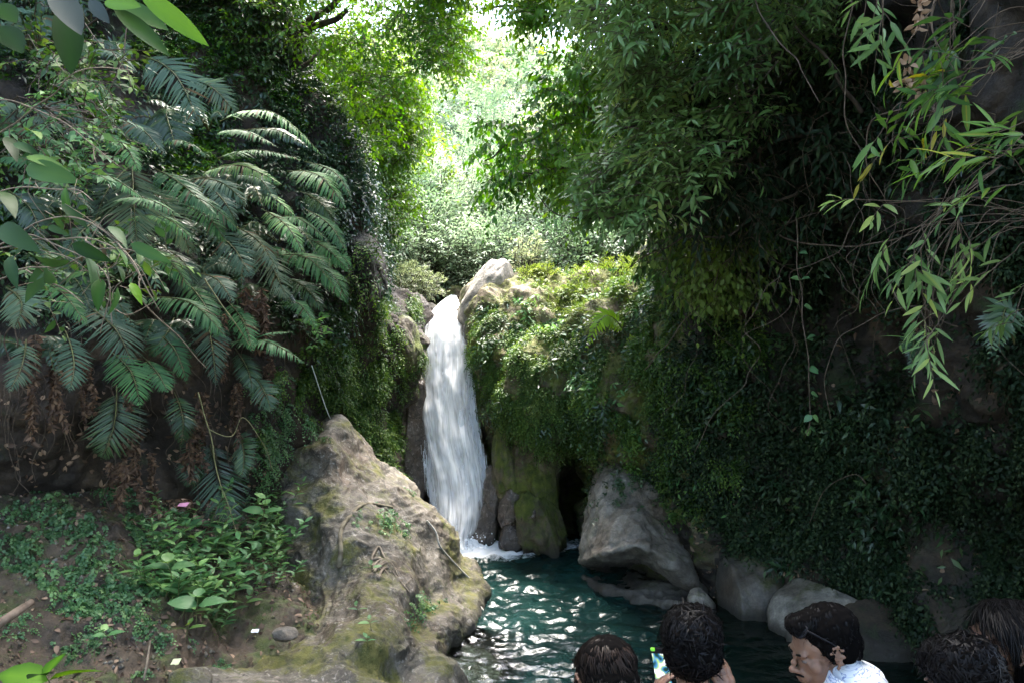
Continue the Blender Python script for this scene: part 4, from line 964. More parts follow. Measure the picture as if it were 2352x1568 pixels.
LV = [(15,315,45,350,4.0),(60,360,168,372,3.6),(30,330,95,345,3.7),(60,385,165,398,3.6),(150,430,140,500,3.2),(110,520,150,535,3.2),(70,580,140,650,3.1),(200,590,250,650,3.0),(165,560,250,600,2.9),(250,560,330,590,2.9),(300,560,385,600,2.9),(330,600,352,650,2.9),(230,640,215,705,2.9),(270,660,275,730,2.9),(100,650,160,590,3.0),(20,590,30,660,3.0),(0,440,50,470,3.3),(120,600,40,700,3.2),(250,520,300,545,3.0),(180,625,120,660,3.1),(300,650,330,690,2.95),(60,300,110,290,3.8),(0,520,60,560,3.2),(140,470,215,520,3.1),(270,610,300,640,2.9)]
for q, (x0, y0, x1, y1, d) in enumerate(LV):
    a = P(x0, y0, d); b = P(x1, y1, d-.1+rng.normal()*.05); L = np.linalg.norm(b-a)
    leaves(g if q % 4 else g2, [a], [b-a], [UP*.5+tocam(a)*.7+rng.normal(size=3)*.4], L*.8, L*rng.uniform(.20, .30), 6, .35, .2, rng.random())
pts = region([(100,520),(300,500),(450,600),(440,640),(280,700),(120,720),(40,640),(0,520)], 60, 3.1, 4.4)
sprigs(g, pts, nrm(rng.normal(size=pts.shape)+[.5, -.3, .3]), .12, 4, .06, .028, .2, 50, stem=s, nseg=4, sw=.0015)
g.build('leaves', M['leather'], fb); g2.build('leaves', M['big'], fb); s.build('twigs', M['twig_pale'], fb)

# close leaves hanging in at the top left
nb = empty('branch', P(250, -160, 1.35), 'close overhanging branch with long glossy leaves in the top left corner', 'branch')
s = Geo(); tube(s, [P(-200,-200,1.6), P(120,-120,1.4), P(330,-60,1.3), P(420,-30,1.25)], .006, .002, 6, 20); tube(s, [P(330,-60,1.3), P(290,10,1.28)], .002, .001, 5, 6); tube(s, [P(120,-120,1.4), P(150,-10,1.3)], .003, .001, 5, 6)
for (x0, y0, x1, y1, d, w, v, mt) in [(318,-22,474,100,1.22,.030,.95,'big'),(262,18,388,122,1.25,.028,.42,'big'),(250,-2,384,62,1.28,.035,.6,'big'),(240,5,320,12,1.25,.028,.9,'big'),(150,10,163,166,1.30,.045,.15,'big'),(122,-25,186,74,1.22,.042,.5,'big_grey'),(282,20,306,58,1.3,.032,.7,'big'),(205,0,248,50,1.32,.022,.4,'big_grey'),(-20,10,36,48,1.5,.05,.3,'big'),(0,60,50,118,1.6,.05,.1,'big')]:
    g = Geo(); a = P(x0, y0, d); b = P(x1, y1, d-.03)
    leaves(g, [a], [b-a], [tocam(a)*.8+UP*.35+rng.normal(size=3)*.12], np.linalg.norm(b-a), w, 12, .06, .22, v, peak=.45)
    g.build('leaf', M[mt], nb)
s.build('twig', M['twig'], nb)
LIGHT_BLOCKERS = [  # unseen trees added to keep sun and sky light off the gorge
 ('added leafy tree out of view, shading the right side of the gorge', (4.6, 6, 8.3), (3.8, 4.8, 1.0), 9000, (8.5, 5, 6)),
 ('added leafy tree out of view, shading the visitors from the right bank', (4.2, .5, 7.5), (4.2, 3.5, 1.0), 6500, (8.0, 0, 4)),
 ('added leafy tree out of view, shading the ferns of the left cliff', (-4.8, 7.0, 9.3), (3.2, 3.8, 1.0), 3400, (-8.0, 8, 6)),
 ('added leafy tree out of view, shading the pool from high above', (1.6, 7.6, 10.2), (3.4, 3.2, 1.0), 3600, (7.5, 8, 6)),
 ('added leafy tree out of view, closing off light behind the visitors', (0, -9, 5.5), (8, 2.0, 5.0), 5200, (3.0, -10.5, 0)),
 ('added leafy tree out of view, blocking the sky behind the viewpoint', (0, -4.2, 9.0), (6.0, 2.6, 1.0), 3000, (-8, -5, 2)),
 ('added leafy tree out of view, blocking light from the left bank', (-7.5, 0, 6), (1.5, 5.0, 3.6), 2400, (-9, 0, 0)),
 ('added leafy boughs out of view, shading the near left branch', (-1.7, 2.3, 6.6), (1.4, 1.5, .5), 1000, (-7, 1, 5)),
]
# ================================================================ TREES
def crown(poly, n, d0, d1, mt, length, nleaf, L, W, root, clump=.5, cs=.6, droop=.3, hang=.1, nseg=2, dirb=(0, 0, .1), ang=50, name='foliage', stems='twig', sw=.004, peak=.42, pts=None, jit=.3, varj=.25):
    p = region(poly, n, d0, d1, clump, cs) if pts is None else pts
    g = Geo(); s = Geo()
    D = nrm(rng.normal(size=p.shape)*[1, .8, .5]+np.array(dirb))
    sprigs(g, p, D, rng.uniform(.6, 1.2, len(p))*length, nleaf, L, W, droop, ang, nseg, stem=s, jitter=jit, hang=hang, sw=sw, varj=varj, var=np.clip(.5+pn(p*.8)*1.2+rng.normal(size=len(p))*.12, 0, 1))
    g.build(name, M[mt], root); s.build('twigs', M[stems], root)
    return p
def limbs(root, paths, name='trunk', m='bark', wob=.06):
    for k, (pts, r0, r1) in enumerate(paths):
        g = Geo(); tube(g, [P(*q) for q in pts], r0, r1, 10 if r0 > .05 else 6, len(pts)*9, wob=wob)
        g.build('trunk' if k == 0 else 'limb', M[m], root)
# left tree above the ferns
lt = empty('tree', P(610, 330, 10.6), 'dark branching tree on top of the left cliff, its leaves dotted against the white sky', 'tree')
limbs(lt, [([(600,420,10.6),(622,290,10.4),(632,200,10.2),(655,120,10.0),(700,70,9.8)], .16, .07), ([(640,190,10.2),(668,150,10.1),(690,100,10.0),(735,55,9.9),(800,20,9.8)], .08, .03), ([(655,130,10.0),(640,60,9.9),(600,-40,9.7)], .07, .03), ([(668,160,10.1),(720,130,10.2),(760,100,10.4),(850,90,10.5)], .035, .012), ([(630,200,10.2),(560,120,10),(480,40,9.8)], .05, .02), ([(650,260,10.3),(720,290,10.2),(780,350,10.1),(830,440,10.0)], .02, .008), ([(632,240,10.3),(700,215,10.2),(800,200,10.2),(900,170,10.3)], .025, .008), ([(700,60,9.8),(800,-20,9.6),(930,-60,9.4)], .05, .015)])
crown([(470,-140),(1080,-140),(1090,60),(1130,140),(1075,215),(1010,150),(940,180),(890,230),(780,180),(700,120),(560,90),(470,40)], 2300, 9.0, 11.2, 'canopy_l', .36, 8, .085, .040, lt, clump=.52, droop=.25, hang=.25)
crown([(440,-160),(640,-100),(640,120),(600,250),(520,190),(430,60)], 1500, 9.2, 10.6, 'cover_dark', .36, 8, .10, .045, lt, clump=.8, hang=.2)
crown([(620,180),(760,170),(900,230),(900,380),(760,340),(640,300)], 260, 9.8, 10.6, 'canopy_l', .3, 8, .09, .04, lt, clump=.35, hang=.25)
# lit tree behind it
l2 = empty('tree', P(760, 560, 13.2), 'yellow-green leafy tree glowing behind the ferns left of the gap', 'tree')
limbs(l2, [([(750,600,13.2),(770,450,13.0),(790,330,13.0),(820,200,13.0),(840,60,13.0)], .10, .03), ([(780,380,13.0),(850,330,12.8),(930,300,12.6)], .04, .012), ([(790,300,13),(720,220,13.2),(660,180,13.4)], .04, .012), ([(775,430,13.0),(850,450,12.8),(930,440,12.6)], .03, .01)])
crown([(620,130),(760,90),(900,120),(985,210),(1000,280),(955,330),(965,400),(945,480),(900,540),(830,560),(760,520),(690,380),(640,280)], 3900, 11.6, 14.2, 'canopy_y', .40, 9, .10, .045, l2, clump=.62, cs=.8, droop=.35, hang=.35)
crown([(760,400),(900,400),(880,560),(870,640),(800,620),(740,520)], 700, 10.9, 11.6, 'moss_leaf', .32, 8, .09, .042, l2, clump=.6, hang=.3)
# tree whose drooping branches frame the gap from the right
r1_ = empty('tree', P(1700, -60, 9.2), 'tree with hanging oval-leaved branches framing the right side of the bright gap', 'tree')
limbs(r1_, [([(1900,100,9.2),(1760,40,9.2),(1600,20,9.2),(1450,60,9.3)], .12, .05), ([(1600,20,9.2),(1480,180,9.3),(1340,260,9.3),(1180,330,9.3),(1110,370,9.3)], .04, .008), ([(1600,150,9.0),(1480,300,9.0),(1340,380,9.0),(1200,400,9.0)], .035, .008), ([(1450,60,9.3),(1350,20,9.4),(1220,10,9.5),(1100,20,9.6)], .04, .01), ([(1500,200,9.1),(1400,330,9.1),(1320,430,9.1)], .02, .006)])
crown([(1185,-140),(1560,-140),(1600,260),(1500,430),(1300,470),(1265,400),(1190,440),(1120,440),(1085,370),(1110,300),(1085,260),(1170,280),(1235,250),(1225,180),(1290,140),(1250,60)], 1750, 8.6, 10.6, 'canopy_l', .42, 8, .115, .058, r1_, clump=.60, cs=.7, droop=.5, hang=.6)
crown([(1240,240),(1500,260),(1480,470),(1360,460),(1290,490),(1260,400)], 620, 10.2, 11.6, 'canopy_y', .42, 8, .11, .055, r1_, clump=.6, droop=.5, hang=.6)
crown([(940,-140),(1260,-140),(1240,30),(1200,75),(1150,20),(1080,25),(1040,-10),(940,10)], 430, 8.8, 9.8, 'canopy_l', .36, 8, .11, .052, r1_, clump=.55, droop=.5, hang=.6)
# narrow-leaved tree, nearer
r2_ = empty('tree', P(2000, -200, 7.0), 'tree with long narrow grey-green leaves spilling over the upper right', 'tree')
limbs(r2_, [([(2100,-60,6.8),(1950,-80,6.8),(1800,-40,6.7),(1650,40,6.6)], .10, .035), ([(1900,300,7.2),(1780,330,7.0),(1650,430,6.9),(1540,470,6.8),(1400,495,6.8),(1300,490,6.8),(1230,440,6.8)], .028, .003), ([(1800,120,6.8),(1660,200,6.7),(1520,260,6.6),(1400,300,6.6)], .03, .006), ([(1650,40,6.6),(1520,60,6.5),(1400,30,6.5),(1320,20,6.5)], .03, .006), ([(1850,420,7.1),(1700,520,7.0),(1560,560,7.0),(1440,620,7.0)], .016, .004), ([(1980,260,6.4),(1900,150,6.3),(1830,60,6.2)], .02, .008)])
crown([(1300,-140),(1960,-160),(1960,120),(1760,170),(1600,180),(1450,170),(1360,110)], 1150, 5.9, 7.6, 'willow', .34, 8, .135, .032, r2_, clump=.56, cs=.5, droop=.25, hang=.12, nseg=4, jit=.3, dirb=(-.9,-.2,-.05))
crown([(1420,150),(1700,160),(1800,260),(1700,400),(1560,440),(1500,520),(1380,500),(1350,400),(1420,300)], 720, 6.2, 7.4, 'willow', .32, 8, .125, .036, r2_, clump=.50, cs=.5, droop=.2, hang=.1, nseg=4, dirb=(-.9,-.2,-.1))
crown([(1560,120),(2060,60),(2080,420),(1900,480),(1700,560),(1560,520),(1640,350)], 1000, 6.6, 7.6, 'cover_shaded', .34, 7, .13, .036, r2_, clump=.60, cs=.5, droop=.5, hang=.6, nseg=4)
crown([(1480,520),(1760,480),(1740,640),(1650,700),(1560,680),(1480,600)], 480, 7.6, 8.8, 'moss_leaf', .32, 7, .11, .05, r2_, clump=.5, cs=.5, droop=.5, hang=.6, nseg=2)
# vine leaves hanging in front of the mossy slope
vl = empty('vine', P(1700, 560, 7.6), 'leafy vine with lobed bright green leaves hanging before the mossy slope', 'vine')
crown([(1520,590),(1650,600),(1740,640),(1760,720),(1700,700),(1640,690),(1560,650)], 26, 7.4, 8.0, 'moss_leaf', .3, 5, .09, .055, vl, clump=0, droop=.8, hang=.8, nseg=4)
# near branches with lance leaves, right edge
NB = [
 ('close branch with long yellow-green lance leaves at the upper right edge', (2500,60,3.4), [(2230,60),(2352,60),(2420,250),(2330,260),(2180,230),(2170,150)], 20, 'lance', .17, .034, (-1,0,-.05)),
 ('branch tip with pale shrivelled blossoms and lance leaves near the top right', (2180,-100,3.5), [(2070,60),(2230,40),(2240,210),(2150,240),(2080,170)], 16, 'lance', .15, .034, (-.2,0,-.6)),
 ('close branch fanning long pointed leaves at the right edge, halfway up the upper half', (2520,330,3.2), [(2230,300),(2400,290),(2420,430),(2300,440),(2210,380)], 18, 'lance', .20, .024, (-1,0,-.15)),
 ('slender branch with drooping leaves below the brighter ones on the right', (2480,500,3.8), [(1960,440),(2180,430),(2340,500),(2330,620),(2150,640),(2010,600)], 14, 'willow', .16, .034, (-.5,0,-.6)),
 ('lowest hanging twig of thin leaves on the right, a small tassel in the dark', (2200,500,3.9), [(2090,700),(2180,690),(2160,780),(2110,790)], 12, 'willow', .16, .02, (-.1,0,-1)),
 ('half-lit twig of narrow leaves in the upper right, left of the brightest branch', (2150,260,3.9), [(2000,290),(2130,250),(2200,300),(2160,420),(2040,400)], 16, 'lance', .15, .03, (-.4,0,-.6)),
 ('sparse twig with one yellowed leaf in the dark right side', (2300,380,3.8), [(2020,560),(2120,560),(2110,620),(2040,640)], 7, 'willow', .17, .036, (-.2,0,-.9)),
 ('dim branch of hanging leaves at the far right edge below the bright fan', (2500,560,3.6), [(2230,520),(2400,520),(2400,760),(2280,740),(2200,640)], 8, 'willow', .14, .028, (-.6,0,-.6)),
 ('small spray of narrow leaves at the very top right, pointing down', (2000,-160,3.6), [(1980,-40),(2060,-60),(2050,60),(1990,60)], 8, 'willow', .17, .03, (0,0,-1)),
]
for lb, hub, poly, n, mt, L, W, dr in NB:
    p = region(poly, int(n*.6)+2, hub[2]-.35, hub[2]+.25)
    root = empty('branch', P(*hub), lb, 'branch', 'lance-leaved branches at the right edge')
    g = Geo(); s = Geo(); h = P(*hub)
    sprigs(g, p, np.array(dr)+rng.normal(size=p.shape)*.5, .22*rng.uniform(.6, 1.1, len(p)), 5, L*.88, W*.9, .25, 38, 5, stem=s, sw=.0025, bend=.2)
    for q in p: tube(s, [h, h*.45+q*.55+rng.normal(size=3)*.05+UP*.04, q], .0028, .0016, 5, 14)
    g.build('leaves', M[mt], root); s.build('twigs', M['twig'], root)
    if 'blossoms' in lb:
        b = Geo()
        for (x, y) in [(2110,12),(2112,30),(2072,180),(2078,190),(2085,150),(2118,205),(2105,60)]:
            c = P(x, y, 3.4); dd = rng.normal(size=(9, 3)); leaves(b, np.repeat(c[None], 9, 0)+dd*.008, dd, rng.normal(size=(9, 3)), .04, .022, 4, .4, .4, .95)
        b.build('blossoms', M['dry'], root)
tag_l = 'bare twining stem hanging in the dark of the right side'
VN = [
 ([(1955,0,5.2),(1945,120,5.2),(1935,260,5.2),(1960,340,5.2),(1975,360,5.1)], .008, 'long bare vine curving down through the upper right dark'),
 ([(1720,-40,6.0),(1750,40,5.8),(1830,140,5.5),(1850,180,5.4),(1880,232,5.3)], .009, 'stiff broken twig slanting down in the upper right dark'),
 ([(2070,250,4.6),(2010,280,4.8),(1975,350,4.9),(1990,400,4.9),(2030,455,4.9)], .007, 'curling vine loop under the blossoming branch'),
 ([(1828,500,6.6),(1838,620,6.5),(1850,740,6.4),(1860,870,6.3),(1865,960,6.3),(1852,1000,6.3)], .009, 'vine with small leaves spaced along it hanging far down on the right'),
 ([(2200,750,6.0),(2080,700,6.2),(1940,770,6.2),(1900,860,6.2),(1910,960,6.2)], .008, 'arching bare stem right of the leafy hanging vine'),
 ([(1480,850,8.4),(1600,700,7.8),(1700,560,7.3),(1800,520,7),(1900,480,6.8)], .010, 'leaning bare branch crossing below the narrow-leaved tree'),
 ([(1790,540,7),(1900,570,6.6),(2010,560,6.3),(2120,520,6.2),(2200,440,6.0)], .012, 'crooked woody stem crossing the right dark at mid height'),
 ([(2040,590,5.8),(2035,640,5.8),(2060,690,5.7),(2085,710,5.6)], .010, 'short bent woody stem below the crooked one'),
]
for k, (pts, r, lb) in enumerate(VN):
    root = empty('vine', P(*pts[0]), lb, 'vine'); g = Geo(); tube(g, [P(*q) for q in pts], r*.65, r*.35, 6, 50, wob=.05); g.build('stem', M['twig'], root)
    if k == 3:
        h = Geo(); c = catmull([P(*q) for q in pts], 60)
        for t in (8, 14, 20, 27, 33, 39, 46, 53): leaves(h, [c[t], c[t]], rng.normal(size=(2, 3))*[1, .5, .3], [UP-[0, 1, 0]]*2, .08, .06, 4, .3, .2)
        h.build('leaves', M['maiden'], root)
proto = None
for k in range(46):
    x = rng.uniform(1560, 2350); y = rng.uniform(-60, 700); d = np.interp(x, [1500, 2350], [7.6, 5.2]); l = rng.uniform(120, 520)
    a = rng.normal()*.5
    pts = [P(x+a*l*t+rng.normal()*22, y+l*t*(1-.3*abs(a)), d+rng.normal()*.15) for t in np.linspace(0, 1, 5)]
    g = Geo(); tube(g, pts, rng.uniform(.002, .005), .002, 5, 34, wob=.12)
    o = g.build('vine', M['twig']); tag(o, 'bare twining stem hanging in the dark tangle of the right side', 'vine', 'bare stems tangled on the dark right side')
# roots and thin stems hanging on the left
for k in range(70):
    x = rng.uniform(-20, 660); y = rng.uniform(700, 960); d = fx(x)+rng.uniform(.5, .9); l = rng.uniform(80, 260)
    pts = [P(x+rng.normal()*8+t*rng.normal()*14, y+l*t, d-.1*t) for t in np.linspace(0, 1, 5)]
    g = Geo(); tube(g, pts, rng.uniform(.003, .008), .002, 4, 24, wob=.06)
    o = g.build('root', M['twig']); tag(o, 'thin brown root hanging under the ferns over the left hollow', 'root', 'roots hanging under the ferns')
for pts, r, m, lb in [
  ([(455,900,6.3),(480,985,6.3),(500,1080,6.25),(522,1160,6.2),(540,1222,6.2)], .005, 'stem_yellow', 'long pale yellow stem hanging straight across the lowest dark fern'),
  ([(480,985,6.5),(530,1000,6.6),(560,960,6.7),(600,1010,6.7),(628,1080,6.7)], .004, 'stem_yellow', 'thin yellow stem bending toward the tan boulder'),
  ([(470,640,6.1),(500,680,6.1),(540,740,6.1),(570,790,6.2)], .006, 'stem_yellow', 'slanting yellow stem between two bright fern fronds'),
  ([(322,640,3.6),(340,700,3.6),(420,780,3.8),(480,840,4.0)], .004, 'twig_pale', 'bare pale twig dangling from the tangled shrub'),
  ([(1990,1110,7.4),(1960,1090,7.5),(1900,1120,7.7),(1860,1200,7.9)], .006, 'twig', 'bare runner arching over the dim bank right of the boulders')]:
    g = Geo(); tube(g, [P(*q) for q in pts], r, r*.5, 6, 36, wob=.02); tag(g.build('stem', M[m]), lb, 'stem')
g = Geo(); tube(g, [P(716,838,8.6), P(733,890,8.9), P(750,940,9.2), P(762,968,9.5)], .006, .006, 6, 20); tag(g.build('cord', simple_mat('white_cord', (.7, .72, .75), .5)), 'taut white cord running down to the peak of the tan boulder', 'cord')
g = Geo(); tube(g, [*[snap(big_rock, x, y, .05)[0] for x, y in [(985,1185),(1000,1212),(1012,1245),(1035,1275),(1062,1300)]], P(1088,1340,9.3), P(1092,1372,9.1), P(1112,1404,8.95)], .011, .011, 6, 60); tag(g.build('rope', simple_mat('grey_rope', (.42, .39, .34), .8, nscale=60)), 'pale rope lying over the right shoulder of the boulder and dipping into the pool', 'rope')
# bleached roots gripping the boulder
def on_rock(pts, out): return [snap(big_rock, x, y, out)[0] for x, y in pts]
g = Geo(); tube(g, on_rock([(772,1300),(778,1255),(785,1215),(800,1180),(830,1158),(865,1150),(905,1160)], .0), .028, .014, 8, 60, wob=.02); tag(g.build('root', simple_mat('bleached_root', (.20, .17, .12), .85, .2, 18, col2=(.09, .075, .05), bump=.5)), 'thick curved grey root arching over the hollow in the tan boulder', 'root')
g = Geo()
for k in range(10):
    x = 850+rng.random()*60; y = 1305+rng.normal()*12
    tube(g, on_rock([(x, y), (x+20, y-12+rng.normal()*10), (x+42, y-6+rng.normal()*12), (x+62+rng.normal()*8, y+14), (x+70, y+34)], .005), .016, .006, 6, 30, wob=.03)
tag(g.build('root', M['twig_pale']), 'bleached knot of roots on the middle of the tan boulder', 'root')
# dead stick lower left, litter
g = Geo(); tube(g, [P(-60,1465,4.7), P(0,1425,4.8), P(40,1400,4.9), P(76,1382,5.0)], .032, .022, 9, 24, wob=.02); tag(g.build('stick', simple_mat('dead_wood', (.22, .16, .12), .8, .2, 18, col2=(.10, .07, .05), bump=.5)), 'thick dead stick lying on the bank at the left edge', 'stick')
g = Geo(); tube(g, [P(330,1560,4.75), P(338,1520,4.8), P(345,1470,4.9)], .008, .005, 6, 14); tag(g.build('stick', M['twig_pale']), 'thin upright bare stick under the herb clump', 'stick')
def scrap(x, y, d, w, h, col, label, name='wrapper', cat='litter', tilt=.4):
    c = P(x, y, d); g = Geo(); gx = np.linspace(-1, 1, 7); A, B = np.meshgrid(gx, gx)
    v = np.stack([A*w/2, B*h/2*math.cos(tilt), B*h/2*math.sin(tilt)+.12*w*pn(np.stack([A*1.3+x, B*1.3, A*0], -1))], -1)+c
    i = np.arange(6)[:, None]*7+np.arange(6)[None]; q = np.stack([i, i+1, i+8, i+7], -1).reshape(-1, 4)
    g.add(v, None, q); g.add(v-[0, 0, .002], None, q[:, ::-1]); tag(g.build(name, simple_mat(name, col, .4)), label, cat)
scrap(421,1157,7.0,.085,.05,(.85,.35,.5),'small pink paper scrap among dead leaves on the bank')
scrap(586,1447,6.1,.055,.03,(.8,.82,.86),'small white paper scrap at the edge of the wet slab')
scrap(645,1084,8.9,.06,.05,(.15,.3,.6),'crumpled blue and silver wrapper beside the tan boulder')
scrap(404,1518,5.0,.05,.05,(.6,.6,.35),'small torn candy wrapper in the mud below the herbs')

# ================================================================ BEYOND THE FALL
def bush(x, y, d, w, h, mt, n, L, W, label, group='sunlit shrubs beyond the waterfall', cat='shrub', name='shrub', nleaf=9, length=.6, clump=.6, dirb=(0, -.2, .5), hang=0, trunk=True, nseg=2):
    """crown of leafy twigs spread through an uneven mass that stands on its stems"""
    c = P(x, y, d); gz = hill_z(c[0], c[1]); root = empty(name, (c[0], c[1], gz), label, cat, group)
    u = nrm(rng.normal(size=(n*2, 3)))*(rng.random((n*2, 1))**.45); k = pn(u*2.2+x)+rng.normal(size=n*2)*.15 > clump-.75
    u = u[k][:n]; u = u*(1+.35*pn(nrm(u)*1.6+y)[:, None]); p = c+u*np.array([w/2, w/2.4, h/2])
    g = Geo(); s = Geo()
    sprigs(g, p, nrm(u*.8+rng.normal(size=p.shape)*.5+np.array(dirb)), length*rng.uniform(.5, 1.2, len(p)), nleaf, L, W, .25, 48, nseg, stem=s, sw=.006, hang=hang,
           var=np.clip(.5+pn(p*.7)*1.3+rng.normal(size=len(p))*.12, 0, 1))
    g.build('foliage', M[mt], root)
    base = np.array([c[0], c[1], gz-.2])
    for q in p[rng.choice(len(p), min(16, len(p)), replace=False)]:
        tube(s, [base+rng.normal(size=3)*.1*[1, 1, 0], (base+q)/2+rng.normal(size=3)*.15, q], .02+.01*(h > 4), .008, 5, 12)
    s.build('stems', M['bark'], root)
    return root
lb = 'pale sunlit shrub on the slope beyond the waterfall'
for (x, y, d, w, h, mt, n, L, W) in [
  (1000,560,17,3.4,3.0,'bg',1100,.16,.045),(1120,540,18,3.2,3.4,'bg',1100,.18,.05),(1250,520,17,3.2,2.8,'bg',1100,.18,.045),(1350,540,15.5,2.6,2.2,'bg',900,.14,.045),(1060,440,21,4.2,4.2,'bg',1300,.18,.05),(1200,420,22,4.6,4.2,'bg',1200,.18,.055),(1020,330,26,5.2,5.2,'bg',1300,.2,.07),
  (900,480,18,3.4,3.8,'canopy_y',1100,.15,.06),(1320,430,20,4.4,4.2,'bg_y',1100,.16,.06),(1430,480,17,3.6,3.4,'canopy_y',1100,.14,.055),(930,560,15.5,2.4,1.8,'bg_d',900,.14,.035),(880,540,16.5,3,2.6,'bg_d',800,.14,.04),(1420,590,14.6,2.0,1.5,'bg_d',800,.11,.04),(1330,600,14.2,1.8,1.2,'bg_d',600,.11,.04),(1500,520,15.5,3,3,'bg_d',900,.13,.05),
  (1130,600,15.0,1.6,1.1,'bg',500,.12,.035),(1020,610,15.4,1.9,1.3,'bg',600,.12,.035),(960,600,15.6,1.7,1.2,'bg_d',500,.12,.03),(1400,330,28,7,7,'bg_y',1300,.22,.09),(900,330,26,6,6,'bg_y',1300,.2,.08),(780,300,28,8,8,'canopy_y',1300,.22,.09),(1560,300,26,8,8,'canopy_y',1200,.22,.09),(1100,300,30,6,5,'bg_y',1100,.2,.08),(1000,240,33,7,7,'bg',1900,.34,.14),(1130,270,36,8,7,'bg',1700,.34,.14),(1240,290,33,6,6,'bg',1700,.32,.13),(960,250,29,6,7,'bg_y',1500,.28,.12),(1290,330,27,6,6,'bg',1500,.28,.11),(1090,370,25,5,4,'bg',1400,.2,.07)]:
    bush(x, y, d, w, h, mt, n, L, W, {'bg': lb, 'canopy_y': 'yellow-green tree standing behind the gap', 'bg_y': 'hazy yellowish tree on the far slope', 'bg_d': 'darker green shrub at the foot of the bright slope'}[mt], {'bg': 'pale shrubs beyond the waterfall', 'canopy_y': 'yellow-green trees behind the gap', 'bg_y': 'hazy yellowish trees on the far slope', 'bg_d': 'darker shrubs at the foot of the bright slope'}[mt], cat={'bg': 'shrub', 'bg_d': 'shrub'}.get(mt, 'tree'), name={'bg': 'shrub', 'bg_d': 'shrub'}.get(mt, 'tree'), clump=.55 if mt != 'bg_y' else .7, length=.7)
# the tall sparse tree against the sky
t = empty('tree', P(1180, 330, 34), 'tall sparse yellowish tree seen hazily against the white sky in the gap', 'tree')
c = P(1180, 330, 34); gz = hill_z(c[0], c[1]); g = Geo(); tube(g, [(c[0], c[1], gz-.3), c+[.2, 0, 0], P(1185,200,34), P(1200,110,34)], .22, .05, 8, 30, wob=.15)
for e in [(1110,180),(1150,110),(1240,150),(1250,230),(1120,260),(1210,90),(1090,250)]: tube(g, [P(1183,300,34), P((1183+e[0])/2,(290+e[1])/2,34), P(e[0],e[1],34+rng.normal())], .08, .02, 6, 16, wob=.2)
g.build('trunk', M['twig_pale'], t)
crown([(1080,330),(1070,200),(1110,110),(1190,70),(1250,90),(1275,200),(1280,330)], 1500, 31, 36, 'bg_y', 1.0, 9, .24, .12, t, clump=.45, cs=1.4, stems='twig_pale', sw=.01)
# low bushes and grass right at the lip
bush(940,652,13.6,1.15,.62,'bg_y',700,.05,.02,'low yellowish bush on the left lip of the waterfall',None,length=.16,nleaf=8)
bush(1248,655,12.9,.85,.62,'moss_lime',620,.06,.022,'rounded green bush beside the grey rock at the right lip',None,length=.16,nleaf=8)
bush(1215,600,13.4,.55,.75,'bg_y',110,.10,.03,'upright leafy stems standing above the round bush at the lip',None,length=.3,nleaf=7,dirb=(0,0,1.5))
bush(1420,640,12.4,1.5,.55,'moss_lime',560,.09,.016,'light green grassy clump on the ledge right of the round bush',None,length=.16,nleaf=6,dirb=(0,-.3,1))
bush(1160,800,12.1,.36,.9,'moss_leaf',230,.05,.022,'dark creeping plant hanging below the grey rock beside the fall',None,length=.16,nleaf=8,dirb=(0,-.6,-.2))
bush(1200,720,12.3,.5,.5,'moss_leaf',240,.05,.024,'leafy tuft hanging between the grey rock and the mossy slope',None,length=.16,nleaf=8,dirb=(0,-.6,-.1))
def boulder_log(): 
    g = Geo(); tube(g, [P(940,740,13.0), P(948,715,13.0), P(955,690,13.05)], .03, .018, 7, 12, wob=.02); tag(g.build('branch', M['twig_pale']), 'short pale dead branch propped at the left lip of the waterfall', 'branch')
boulder_log()

# ================================================================ ADDED LIGHT-BLOCKING TREES OUTSIDE THE PICTURE
def light_blocker(name, label, c, r, n, trunk_to):
    root = empty('tree', trunk_to, label, 'tree')
    u = nrm(rng.normal(size=(n, 3)))*(rng.random((n, 1))**.4); p = np.array(c)+u*np.array(r)
    g = Geo(); leaves(g, p, rng.normal(size=p.shape)*[1, 1, .4]-UP*.3, UP+rng.normal(size=p.shape)*.5, rng.uniform(.25, .5, n), rng.uniform(.14, .26, n), 4, .3, .2)
    g.build('crown', M['canopy_r'], root)
    g = Geo(); tube(g, [trunk_to, (np.array(trunk_to)*.5+np.array(c)*.5)+[0, 0, .3], c], .2, .06, 8, 16, wob=.1); g.build('trunk', M['bark'], root)
for q in LIGHT_BLOCKERS: light_blocker('tree', *q)
